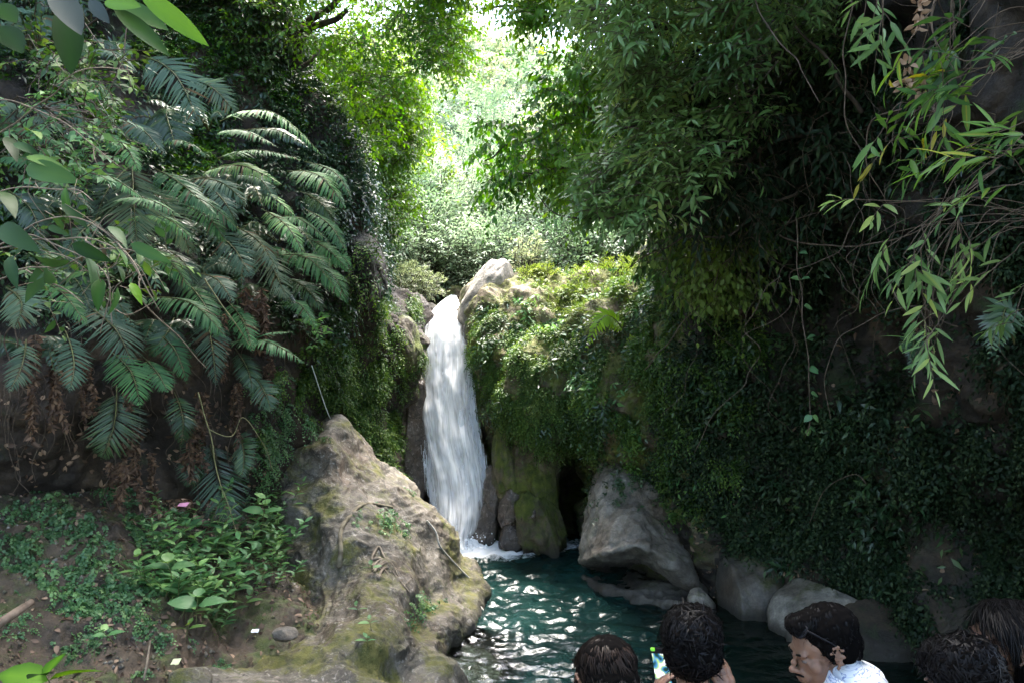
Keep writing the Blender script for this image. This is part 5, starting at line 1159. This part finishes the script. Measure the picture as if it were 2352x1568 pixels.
# ================================================================ PEOPLE
_ico = None
def ico():
    global _ico
    if _ico is None:
        b = bmesh.new(); bmesh.ops.create_icosphere(b, subdivisions=2, radius=1)
        v = np.array([x.co[:] for x in b.verts]); f = np.array([[y.index for y in x.verts] for x in b.faces]); b.free(); _ico = (v, f)
    return _ico
def rotm(yaw=0, pitch=0, roll=0):
    return np.array((Matrix.Rotation(yaw, 3, 'Z') @ Matrix.Rotation(pitch, 3, 'X') @ Matrix.Rotation(roll, 3, 'Y')))
class Blob:
    def __init__(s): s.e = []
    def ell(s, c, r, m=None):
        r = np.array([r]*3 if np.isscalar(r) else r, float); s.e.append((np.array(c, float), r, m if m is not None else np.eye(3)))
    def cap(s, pts, rs):
        pts = [np.array(p, float) for p in pts]
        for a, b, r0, r1 in zip(pts[:-1], pts[1:], rs[:-1], rs[1:]):
            n = max(2, int(np.linalg.norm(b-a)/(min(r0, r1)*.35)))
            for k in range(n+1): t = k/n; s.ell(a+(b-a)*t, r0+(r1-r0)*t)
    def xf(s, M_, off):
        o = Blob(); o.e = [(M_@c+off, r, M_@m) for c, r, m in s.e]; return o
    def grow(s, k): o = Blob(); o.e = [(c, r+k, m) for c, r, m in s.e]; return o
    def mesh(s, name, mt, parent, vox=.005, smooth=3, disp=None, cut=None):
        V, Fc = ico(); vs = []; fs = []
        for k, (c, r, m) in enumerate(s.e): vs.append((V*r)@m.T+c); fs.append(Fc+k*len(V))
        me = bpy.data.meshes.new('tmp'); me.from_pydata(np.concatenate(vs).tolist(), [], np.concatenate(fs).tolist())
        o = bpy.data.objects.new('tmp', me); COL.objects.link(o)
        a = o.modifiers.new('r', 'REMESH'); a.mode = 'VOXEL'; a.voxel_size = vox
        b = o.modifiers.new('s', 'SMOOTH'); b.factor = .5; b.iterations = smooth
        dg = bpy.context.evaluated_depsgraph_get(); nm = bpy.data.meshes.new_from_object(o.evaluated_get(dg))
        bpy.data.objects.remove(o); bpy.data.meshes.remove(me)
        n = len(nm.vertices); co_ = np.zeros(n*3); nm.vertices.foreach_get('co', co_); co_ = co_.reshape(-1, 3)
        no = np.zeros(n*3); nm.vertices.foreach_get('normal', no); no = no.reshape(-1, 3)
        if disp is not None:
            co_ = co_+no*disp(co_)[:, None]; nm.vertices.foreach_set('co', co_.ravel())
        nm.polygons.foreach_set('use_smooth', np.ones(len(nm.polygons), bool)); nm.update()
        nm.name = name; nm.materials.clear(); nm.materials.append(mt)
        ob = bpy.data.objects.new(name, nm); COL.objects.link(ob); attach(ob, parent)
        return ob, co_, no
def head_blob():
    b = Blob(); e = b.ell
    e((0,-.02,.035), (.074,.090,.078)); e((0,.032,.03), (.062,.050,.055)); e((0,.035,-.03), (.055,.050,.060)); e((0,.02,-.07), (.050,.055,.035))
    e((0,.070,-.100), (.023,.020,.017)); e((0,.03,-.09), (.040,.048,.022))
    for s in (-1, 1):
        e((s*.042,.052,-.022), .023); e((s*.026,.076,.019), (.027,.012,.008)); e((s*.031,.074,-.001), (.014,.010,.007)); e((s*.011,.097,-.034), .0085)
        for y, z in [(.012,.018),(.002,.030),(-.013,.030),(-.024,.016),(-.022,-.004),(-.012,-.022),(.002,-.032)]: e((s*(.079+.004*(y < -.01)), y, z), .0064)
        e((s*.076,-.006,-.003), (.005,.015,.026), rotm(s*-.25))
    e((0,.086,.008), .010); e((0,.097,-.010), .0105); e((0,.108,-.028), .0115); e((0,.078,-.055), (.030,.016,.026))
    e((0,.091,-.057), (.022,.009,.0055)); e((0,.089,-.068), (.018,.009,.0065))
    return b
def hair_mat(name, c1, c2, rough=.5):
    return leaf_mat(name, [(0, c1), (1, c2)], rough, .0, spec=.10, noise_amt=False)
HAIRB = hair_mat('black_hair', (.0015,.0015,.002), (.006,.0055,.0065)); HAIRR = hair_mat('brown_hair', (.004,.003,.0025), (.022,.014,.011), .45)
def skin_mat(name, c):
    m = simple_mat(name, c, .5, .45, 60, col2=tuple(v*.82 for v in c), bump=.08)
    for n in m.node_tree.nodes:
        if n.type == 'BSDF_PRINCIPLED':
            n.inputs['Subsurface Weight'].default_value = .15; n.inputs['Subsurface Radius'].default_value = (.02, .008, .004); n.inputs['Subsurface Scale'].default_value = .5
    return m
SK1 = skin_mat('skin_warm', (.175,.092,.06)); SK2 = skin_mat('skin_brown', (.15,.08,.052))
def finger(b, base, d, n, L, curl, r=.0085):
    """three bones bending about the palm's cross axis"""
    d = nrm(np.array(d, float)); n = nrm(np.array(n, float)); p = np.array(base, float); pts = [p]; rs = [r]
    for k, f in enumerate((.45, .3, .25)):
        a = curl*(.6+.5*k); dd = nrm(d*math.cos(a)+n*math.sin(a)); n = nrm(n*math.cos(a)-d*math.sin(a)); d = dd
        p = p+d*L*f; pts.append(p); rs.append(r*(.95-.1*k))
    b.cap(pts, rs)
def hand(b, wrist, d, palm_n, thumb_side, curl=.5, L=.085):
    """palm, four unequal fingers and a thumb from the side of the palm"""
    d = nrm(np.array(d, float)); n = np.array(palm_n, float); n = nrm(n-d*(n@d)); sx = nrm(np.cross(d, n))*thumb_side; w = np.array(wrist, float)
    for k, o_ in enumerate((.028, .010, -.009, -.027)):
        root = w+d*.088+sx*o_-d*abs(o_-.008)*.15
        b.cap([w+d*.012+sx*o_*.5, root], [.014, .0115])
        finger(b, root, d+sx*o_*4, n, L*(.93, 1.0, .95, .76)[k], curl*(1+.12*k))
    b.cap([w+d*.02+sx*.018, w+d*.05+sx*.042+n*.012, w+d*.078+sx*.050+n*.026, w+d*.100+sx*.046+n*.036], [.014, .012, .010, .0085])
def person(label, hc, hyaw, hpitch, byaw, skin, hairm, hair='short', shirt=None, arms=None, pants=(.03,.035,.05), hroll=0, nhair=900, build=1.0, lean=0.0, bo=(0,0,0), group='people below the camera'):
    hc = np.array(hc, float); gz = ledge_z(hc[0], hc[1])
    root = empty('person', (hc[0], hc[1], gz), label, 'person', None)
    Hm = rotm(hyaw, hpitch, hroll); Bm = rotm(byaw); B_ = Blob(); B_.e += head_blob().xf(Hm, hc).e
    nb_ = hc+Hm@np.array([0,-.03,-.07]); 
    def W(x, y, z): return hc+np.array(bo)*(z > -.9)+Bm@np.array([x*build, y-.03+lean*z, z])   # body frame, z below head centre
    legs = hc[2]-gz
    B_.cap([nb_, (nb_+W(0,-.02,-.18))/2, W(0,-.03,-.20)], [.052, .050, .062])
    T = Blob()
    T.cap([W(-.05,-.03,-.215), W(-.155,-.03,-.262)], [.052, .058]); T.cap([W(.05,-.03,-.215), W(.155,-.03,-.262)], [.052, .058])
    for z, rx, ry in ((-.30,.165,.095),(-.38,.160,.105),(-.46,.145,.100),(-.55,.130,.092),(-.63,.132,.095),(-.71,.145,.105)): T.ell(W(0,-.02,z), (rx*build, ry, .07), Bm)
    A = Blob(); lg = Blob()
    H_ = Blob()
    for s in (-1, 1):
        arm = (arms or {}).get(s)
        if arm is None: el, wr, hd, pn_, ts, cu = W(s*.215,-.05,-.53), W(s*.22,.05,-.76), (0,.1,-1), Bm@np.array([-s,0,0]), 1, .3
        else: el, wr, hd, pn_, ts, cu = [np.array(q) if isinstance(q, (tuple, list)) else q for q in arm]
        sh = W(s*.175,-.03,-.275)
        A.cap([sh, sh*.4+el*.6], [.056, .044]); B_.cap([sh, el, wr], [.050, .037, .025]); hand(H_, wr, hd, pn_, ts, cu)
        lg.cap([W(s*.085,-.02,-.74), W(s*.10,.0,-.74-.42*(legs-.74)/.86), W(s*.105,-.03,-legs+.10)], [.090, .060, .045])
        B_.cap([W(s*.105,-.03,-legs+.2), W(s*.105,-.03,-legs+.045)], [.045, .036]); B_.cap([W(s*.105,-.05,-legs+.035), W(s*.12,.14,-legs+.022)], [.034, .022])
    B_.e += T.e+A.e+lg.e+H_.e
    B_.mesh('body', skin, root, .005, 2)
    lg.e += [q for q in T.e if q[0][2] < hc[2]-.62]
    lg.grow(.012).mesh('trousers', simple_mat('trouser_cloth', pants, .85, nscale=300, bump=.2), root, .009, 4, disp=lambda v: .006*fbm(v*9, 2))
    if shirt is not None:
        sb = Blob(); sb.e = [q for q in T.e]+A.e; sb.ell(W(0,-.03,-.245), (.085,.07,.03), Bm); sb.cap([nb_*.45+W(0,-.03,-.20)*.55, W(0,-.03,-.20)], [.056, .066])
        sb.grow(.013).mesh('shirt', shirt, root, .007, 4, disp=lambda v: .007*fbm(v*8+3, 2))
    # eyes
    for s in (-1, 1):
        e_ = Blob(); e_.ell(hc+Hm@np.array([s*.031,.0755,-.001]), (.0125, .0095, .0062), Hm); e_.mesh('eye', EYE, root, .002, 1)
        e_ = Blob(); e_.cap([hc+Hm@np.array([s*.014,.088,.016]), hc+Hm@np.array([s*.032,.086,.021]), hc+Hm@np.array([s*.046,.072,.015])], [.0035, .004, .0025]); e_.mesh('eyebrow', hairm, root, .002, 1)
    # hair: a cap with loose locks over it
    h = Blob(); E = lambda c, r: h.ell(hc+Hm@np.array(c, float), r, Hm)
    thick = {'short': .008, 'curly': .020, 'quiff': .010, 'long': .012}[hair]
    E((0,-.030,.048), (.076+thick, .090+thick, .072+thick)); E((0,-.055,.0), (.070+thick, .062+thick, .065+thick)); E((0,-.062,-.035), (.056+thick*.6, .040+thick, .045))
    if hair == 'quiff': E((0,.020,.088), (.060,.068,.036)); E((0,.052,.098), (.050,.036,.026)); E((-.02,.03,.110), (.035,.035,.020)); 
    else: E((0,.022,.070), (.064+thick, .055+thick, .042+thick))
    for s in (-1, 1):
        if hair == 'long': E((s*.068,-.025,.02), (.016,.036,.05)); E((s*.066,-.035,-.06), (.022,.04,.06))
        else: E((s*.068,.004,.022), (.014,.022,.034))
    if hair == 'long':
        for z in (-.08,-.14,-.20,-.26): E((0,-.085+z*.1,z), (.075,.042,.05))
    o, vv, nn = h.mesh('hair', SCALP, root, .005, 2, disp=lambda v: .0055*fbm(v*45, 2)*(2.2 if hair == 'curly' else 1))
    k = rng.choice(len(vv), min(int(nhair*4.5), len(vv)), replace=False); p = vv[k]; n_ = nn[k]
    loc = (p-hc)@Hm; kk = ~((loc[:, 1] > (.02 if hair == 'long' else .045)) & (loc[:, 2] < .055)); p = p[kk]; n_ = n_[kk]; loc = loc[kk]
    crownp = np.array([.012,-.075,.11])
    fl = loc-crownp; sw = np.cross(np.array([0,-.35,1.]), fl); fl = nrm(fl+sw*.6)@Hm.T
    cl = {'short': .35, 'curly': 1.1, 'quiff': .4, 'long': .25}[hair]
    if hair == 'long': fl = nrm(np.array([0,-.55,-.8])+fl*.3)
    fl = nrm(fl+rng.normal(size=fl.shape)*cl*.55); fl = nrm(fl-n_*(fl*n_).sum(-1, keepdims=True)*.92+n_*.02)
    Ls = {'short': .050, 'curly': .045, 'quiff': .028, 'long': .12}[hair]*rng.uniform(.5, 1.2, len(p))
    g = Geo(); leaves(g, p-n_*.002, fl, n_+rng.normal(size=n_.shape)*.2, Ls, .0022 if hair != 'curly' else .0036, 6, .55 if hair != 'long' else .2, .15, rng.random(len(p))**1.5, peak=.3)
    lk = g.build('locks', hairm, o); lk['kind'] = 'stuff'
    return root, Hm, W
SCALP = simple_mat('hair_base', (.0025,.0022,.0022), .95, .03)
EYE = simple_mat('eye', (.10,.07,.06), .15)
def px2(x, y, d): return P(x, y, d)
DARKCL = simple_mat('dark_cloth', (.025,.027,.04), .85, nscale=200, bump=.2)
def print_mat():
    m, nt, N, Lk = mat('white_printed_cloth')
    tc = N.new('ShaderNodeNewGeometry'); nz = N.new('ShaderNodeTexNoise'); nz.inputs['Scale'].default_value = 15; nz.inputs['Detail'].default_value = 2; nz.inputs['Distortion'].default_value = 2.2
    Lk.new(tc.outputs['Position'], nz.inputs['Vector'])
    s = N.new('ShaderNodeMath'); s.operation = 'SUBTRACT'; s.inputs[1].default_value = .5; Lk.new(nz.outputs[0], s.inputs[0])
    a = N.new('ShaderNodeMath'); a.operation = 'ABSOLUTE'; Lk.new(s.outputs[0], a.inputs[0])
    r = ramp(nt, [(0, (.16,.20,.36)), (.016, (.22,.26,.42)), (.030, (.58,.60,.66)), (1, (.60,.62,.66))], a.outputs[0])
    b = N.new('ShaderNodeBsdfPrincipled'); b.inputs['Roughness'].default_value = .8; Lk.new(r.outputs[0], b.inputs['Base Color'])
    o = N.new('ShaderNodeOutputMaterial'); Lk.new(b.outputs[0], o.inputs[0]); return m
PRINT = print_mat(); BLACKP = simple_mat('black_plastic', (.006,.006,.008), .6, .12)
def glasses(label, hc, Hm, yz, zoff, tiltx):
    """sunglasses: two lenses, a bridge and two arms"""
    Gm = Hm@rotm(0, tiltx); o0 = hc+Hm@np.array([0, yz, zoff])
    root = empty('sunglasses', o0, label, 'sunglasses'); f = Geo()
    def G(x, y, z): return o0+Gm@np.array([x, y, z])
    for s in (-1, 1):
        rim = [G(s*x, .006-abs(x-.03)*.15, z) for x, z in [(.008,.012),(.030,.018),(.056,.014),(.060,-.004),(.048,-.020),(.028,-.022),(.012,-.012),(.008,.012)]]
        tube(f, rim, .0028, .0028, 5, 34)
        L = Geo(); c = G(s*.034, .005, -.002); n = len(rim)-1
        L.add([c]+rim[:-1], [(0, k+1, (k+1) % n+1) for k in range(n)]); L.build('lens', simple_mat('dark_lens', (.01,.011,.014), .05, .9), root, smooth=False)
        t = Geo(); tube(t, [G(s*.060,.002,.008), G(s*.076,-.03,.008), G(s*.080,-.09,.004), G(s*.076,-.125,-.016)], .003, .0022, 6, 20); t.build('temple', BLACKP, root)
    tube(f, [G(-.009,.006,.006), G(0,.010,.009), G(.009,.006,.006)], .0025, .0025, 5, 8); f.build('frame', BLACKP, root)
    return root
# 1: dark brown hair seen from behind, sunglasses at the left temple
h1 = P(1392, 1570, 2.2)
_, Hm1, _ = person('person seen from behind with smooth dark brown hair, leftmost of the visitors', h1, .18, -.45, .1, SK1, HAIRR, 'short', DARKCL, nhair=1500)
glasses('black sunglasses worn by the leftmost visitor, only an edge showing left of the hair', h1, Hm1, .088, .0, 0)
# 2: boy photographing with a phone
h2 = P(1588, 1487, 2.5)
pc = P(1522, 1534, 2.88)
rw = P(1682, 1628, 2.44)
person('bare-backed person with short wavy black hair, facing the fall and filming with a phone', h2, -.12, -.12, -.05, SK1, HAIRB, 'curly', None, {
    -1: (P(1455,1690,2.62), pc+[-.035,-.02,-.13], nrm([.28,.05,1]), (.9,.15,.0), -1, .55),
    1: (P(1760,1780,2.50), rw, nrm([-.28,.02,1]), (-.5,.9,.1), 1, .22)}, nhair=1500)
ph = empty('phone', pc, 'phone with a lit screen held up by the bare-backed person', 'phone')
Rp = Matrix.Rotation(R(-38), 3, 'Z') @ Matrix.Rotation(R(-10), 3, 'Y')
def box(c, sx, sy, sz, m, name, parent, Rm, bev=.004):
    b = bmesh.new(); bmesh.ops.create_cube(b, size=1); bmesh.ops.scale(b, vec=(sx, sy, sz), verts=b.verts); bmesh.ops.bevel(b, geom=b.edges[:], offset=min(bev, sy*.4), segments=3, affect='EDGES')
    me = bpy.data.meshes.new(name); b.to_mesh(me); b.free(); me.transform(Rm.to_4x4()); me.transform(Matrix.Translation(Vector([float(v) for v in c]))); me.materials.append(m)
    o = bpy.data.objects.new(name, me); COL.objects.link(o); attach(o, parent); return o
box(pc, .072, .009, .148, BLACKP, 'phone_body', ph, Rp)
def scr_mat():
    m, nt, N, Lk = mat('phone_screen'); tc = N.new('ShaderNodeNewGeometry'); nz = N.new('ShaderNodeTexNoise'); nz.inputs['Scale'].default_value = 28; nz.inputs['Detail'].default_value = 1; Lk.new(tc.outputs['Position'], nz.inputs['Vector'])
    r = ramp(nt, [(.36, (.01,.04,.03)), (.45, (.05,.20,.40)), (.52, (.30,.45,.15)), (.60, (.85,.9,1.0))], nz.outputs[0])
    e = N.new('ShaderNodeEmission'); e.inputs[1].default_value = .16; Lk.new(r.outputs[0], e.inputs[0]); o = N.new('ShaderNodeOutputMaterial'); Lk.new(e.outputs[0], o.inputs[0]); return m
off = np.array(Rp@Vector((0, -.0052, -.006)))
box(pc+off, .064, .0012, .118, scr_mat(), 'screen', ph, Rp, .0004)
off = np.array(Rp@Vector((-.026, -.0022, .066)))
box(pc+off, .018, .010, .012, simple_mat('lime_plastic', (.25,.75,.05), .4), 'case_corner', ph, Rp, .002)
# 3: man in a white printed shirt looking down to the left
h3 = P(1888, 1487, 2.42)
_, Hm3, W3_ = person('man in a white printed shirt with a quiff and moustache, looking down to the left', h3, R(98), -.30, R(60), SK1, HAIRB, 'quiff', PRINT, nhair=1300, bo=(.045,-.03,.092))
glasses('black sunglasses pushed up into the hair of the man in the printed shirt', h3, Hm3, .058, .090, .75)
rt3 = [o for o in bpy.data.objects if o.get('label', '').startswith('man in a white')][0]
b = Blob(); b.cap([h3+Hm3@np.array([-.024,.090,-.048]), h3+Hm3@np.array([0,.101,-.045]), h3+Hm3@np.array([.024,.090,-.048])], [.003,.0045,.003]); b.mesh('moustache', HAIRB, rt3, .002, 1)
b = Blob(); b.cap([h3+Hm3@np.array([-.016,.094,-.0625]), h3+Hm3@np.array([.016,.094,-.0625])], [.0022,.0022]); b.mesh('lips', simple_mat('lip_line', (.09,.035,.03), .5), rt3, .0015, 1)
# shirt collar: a folded band round the neck
g = Geo(); n = 40; ring = []
for k in range(n):
    a = R(30+300*k/(n-1)-90-60+15); r_ = np.array([math.cos(a)*.078, math.sin(a)*.072-.01])
    t = abs(k/(n-1)-.5)*2
    c = [W3_(r_[0]*1.05, r_[1]*1.05, -.19-.03*t), W3_(r_[0]*1.0, r_[1]*1.0, -.128-.03*t), W3_(r_[0]*1.08, r_[1]*1.08, -.125-.03*t), W3_(r_[0]*1.42, r_[1]*1.42, -.19-.05*t**2)]
    ring.append(c)
ring = np.array(ring); q = []
for i_ in range(n-1):
    for j in range(3): a_ = i_*4+j; q.append((a_, a_+1, a_+5, a_+4))
g.add(ring, None, q); co_ = g.build('collar', PRINT, rt3); sm = co_.modifiers.new('t', 'SOLIDIFY'); sm.thickness = .003
# 4 and 5: on the right, in deep shade
person('person with thick curly dark hair low at the right beside the long-haired girl', P(2208, 1574, 2.2), .3, -.35, .2, SK2, HAIRB, 'curly', DARKCL, nhair=1700)
person('girl with long dark hair in profile at the far right edge, face turned left', P(2306, 1476, 2.32), R(94), .16, R(60), SK2, HAIRB, 'long', DARKCL, nhair=1400)
# ================================================================ CAMERA AND LIGHT
cam = bpy.data.cameras.new('camera'); co = bpy.data.objects.new('camera', cam); COL.objects.link(co)
co.location = (0, 0, CAMZ); co.rotation_euler = (R(90), 0, 0)
cam.sensor_width = 36; cam.lens = 36*F/2352; cam.clip_end = 2000; cam.clip_start = .05
S.camera = co
SUN_EL, SUN_AZ = 70, 15      # high, a little beyond the fall
sun = bpy.data.lights.new('sun', 'SUN'); sun.energy = SUN_E; sun.angle = R(34); sun.color = (1, .96, .88)
so = bpy.data.objects.new('sun', sun); COL.objects.link(so)
dv = Vector((math.sin(R(SUN_AZ))*math.cos(R(SUN_EL)), math.cos(R(SUN_AZ))*math.cos(R(SUN_EL)), math.sin(R(SUN_EL))))
so.rotation_euler = dv.to_track_quat('Z', 'Y').to_euler(); so.location = (0, 0, 30)
w = bpy.data.worlds.new('World'); S.world = w; w.use_nodes = True
nt = w.node_tree; bgd = nt.nodes['Background']
sky = nt.nodes.new('ShaderNodeTexSky'); sky.sky_type = 'NISHITA'; sky.sun_disc = False
sky.sun_elevation = R(SUN_EL); sky.sun_rotation = R(SUN_AZ); sky.air_density = 1.0; sky.dust_density = 3.5; sky.ozone_density = .6
nt.links.new(sky.outputs[0], bgd.inputs[0]); bgd.inputs[1].default_value = SKY_E
S.view_settings.view_transform = 'Standard'; S.view_settings.look = 'None'; S.view_settings.exposure = EXPO; S.view_settings.gamma = 1
S.render.engine = 'CYCLES'
S.cycles.max_bounces = 6; S.cycles.transparent_max_bounces = 12; S.cycles.diffuse_bounces = 3; S.cycles.glossy_bounces = 3; S.cycles.transmission_bounces = 3
S.cycles.use_adaptive_sampling = True
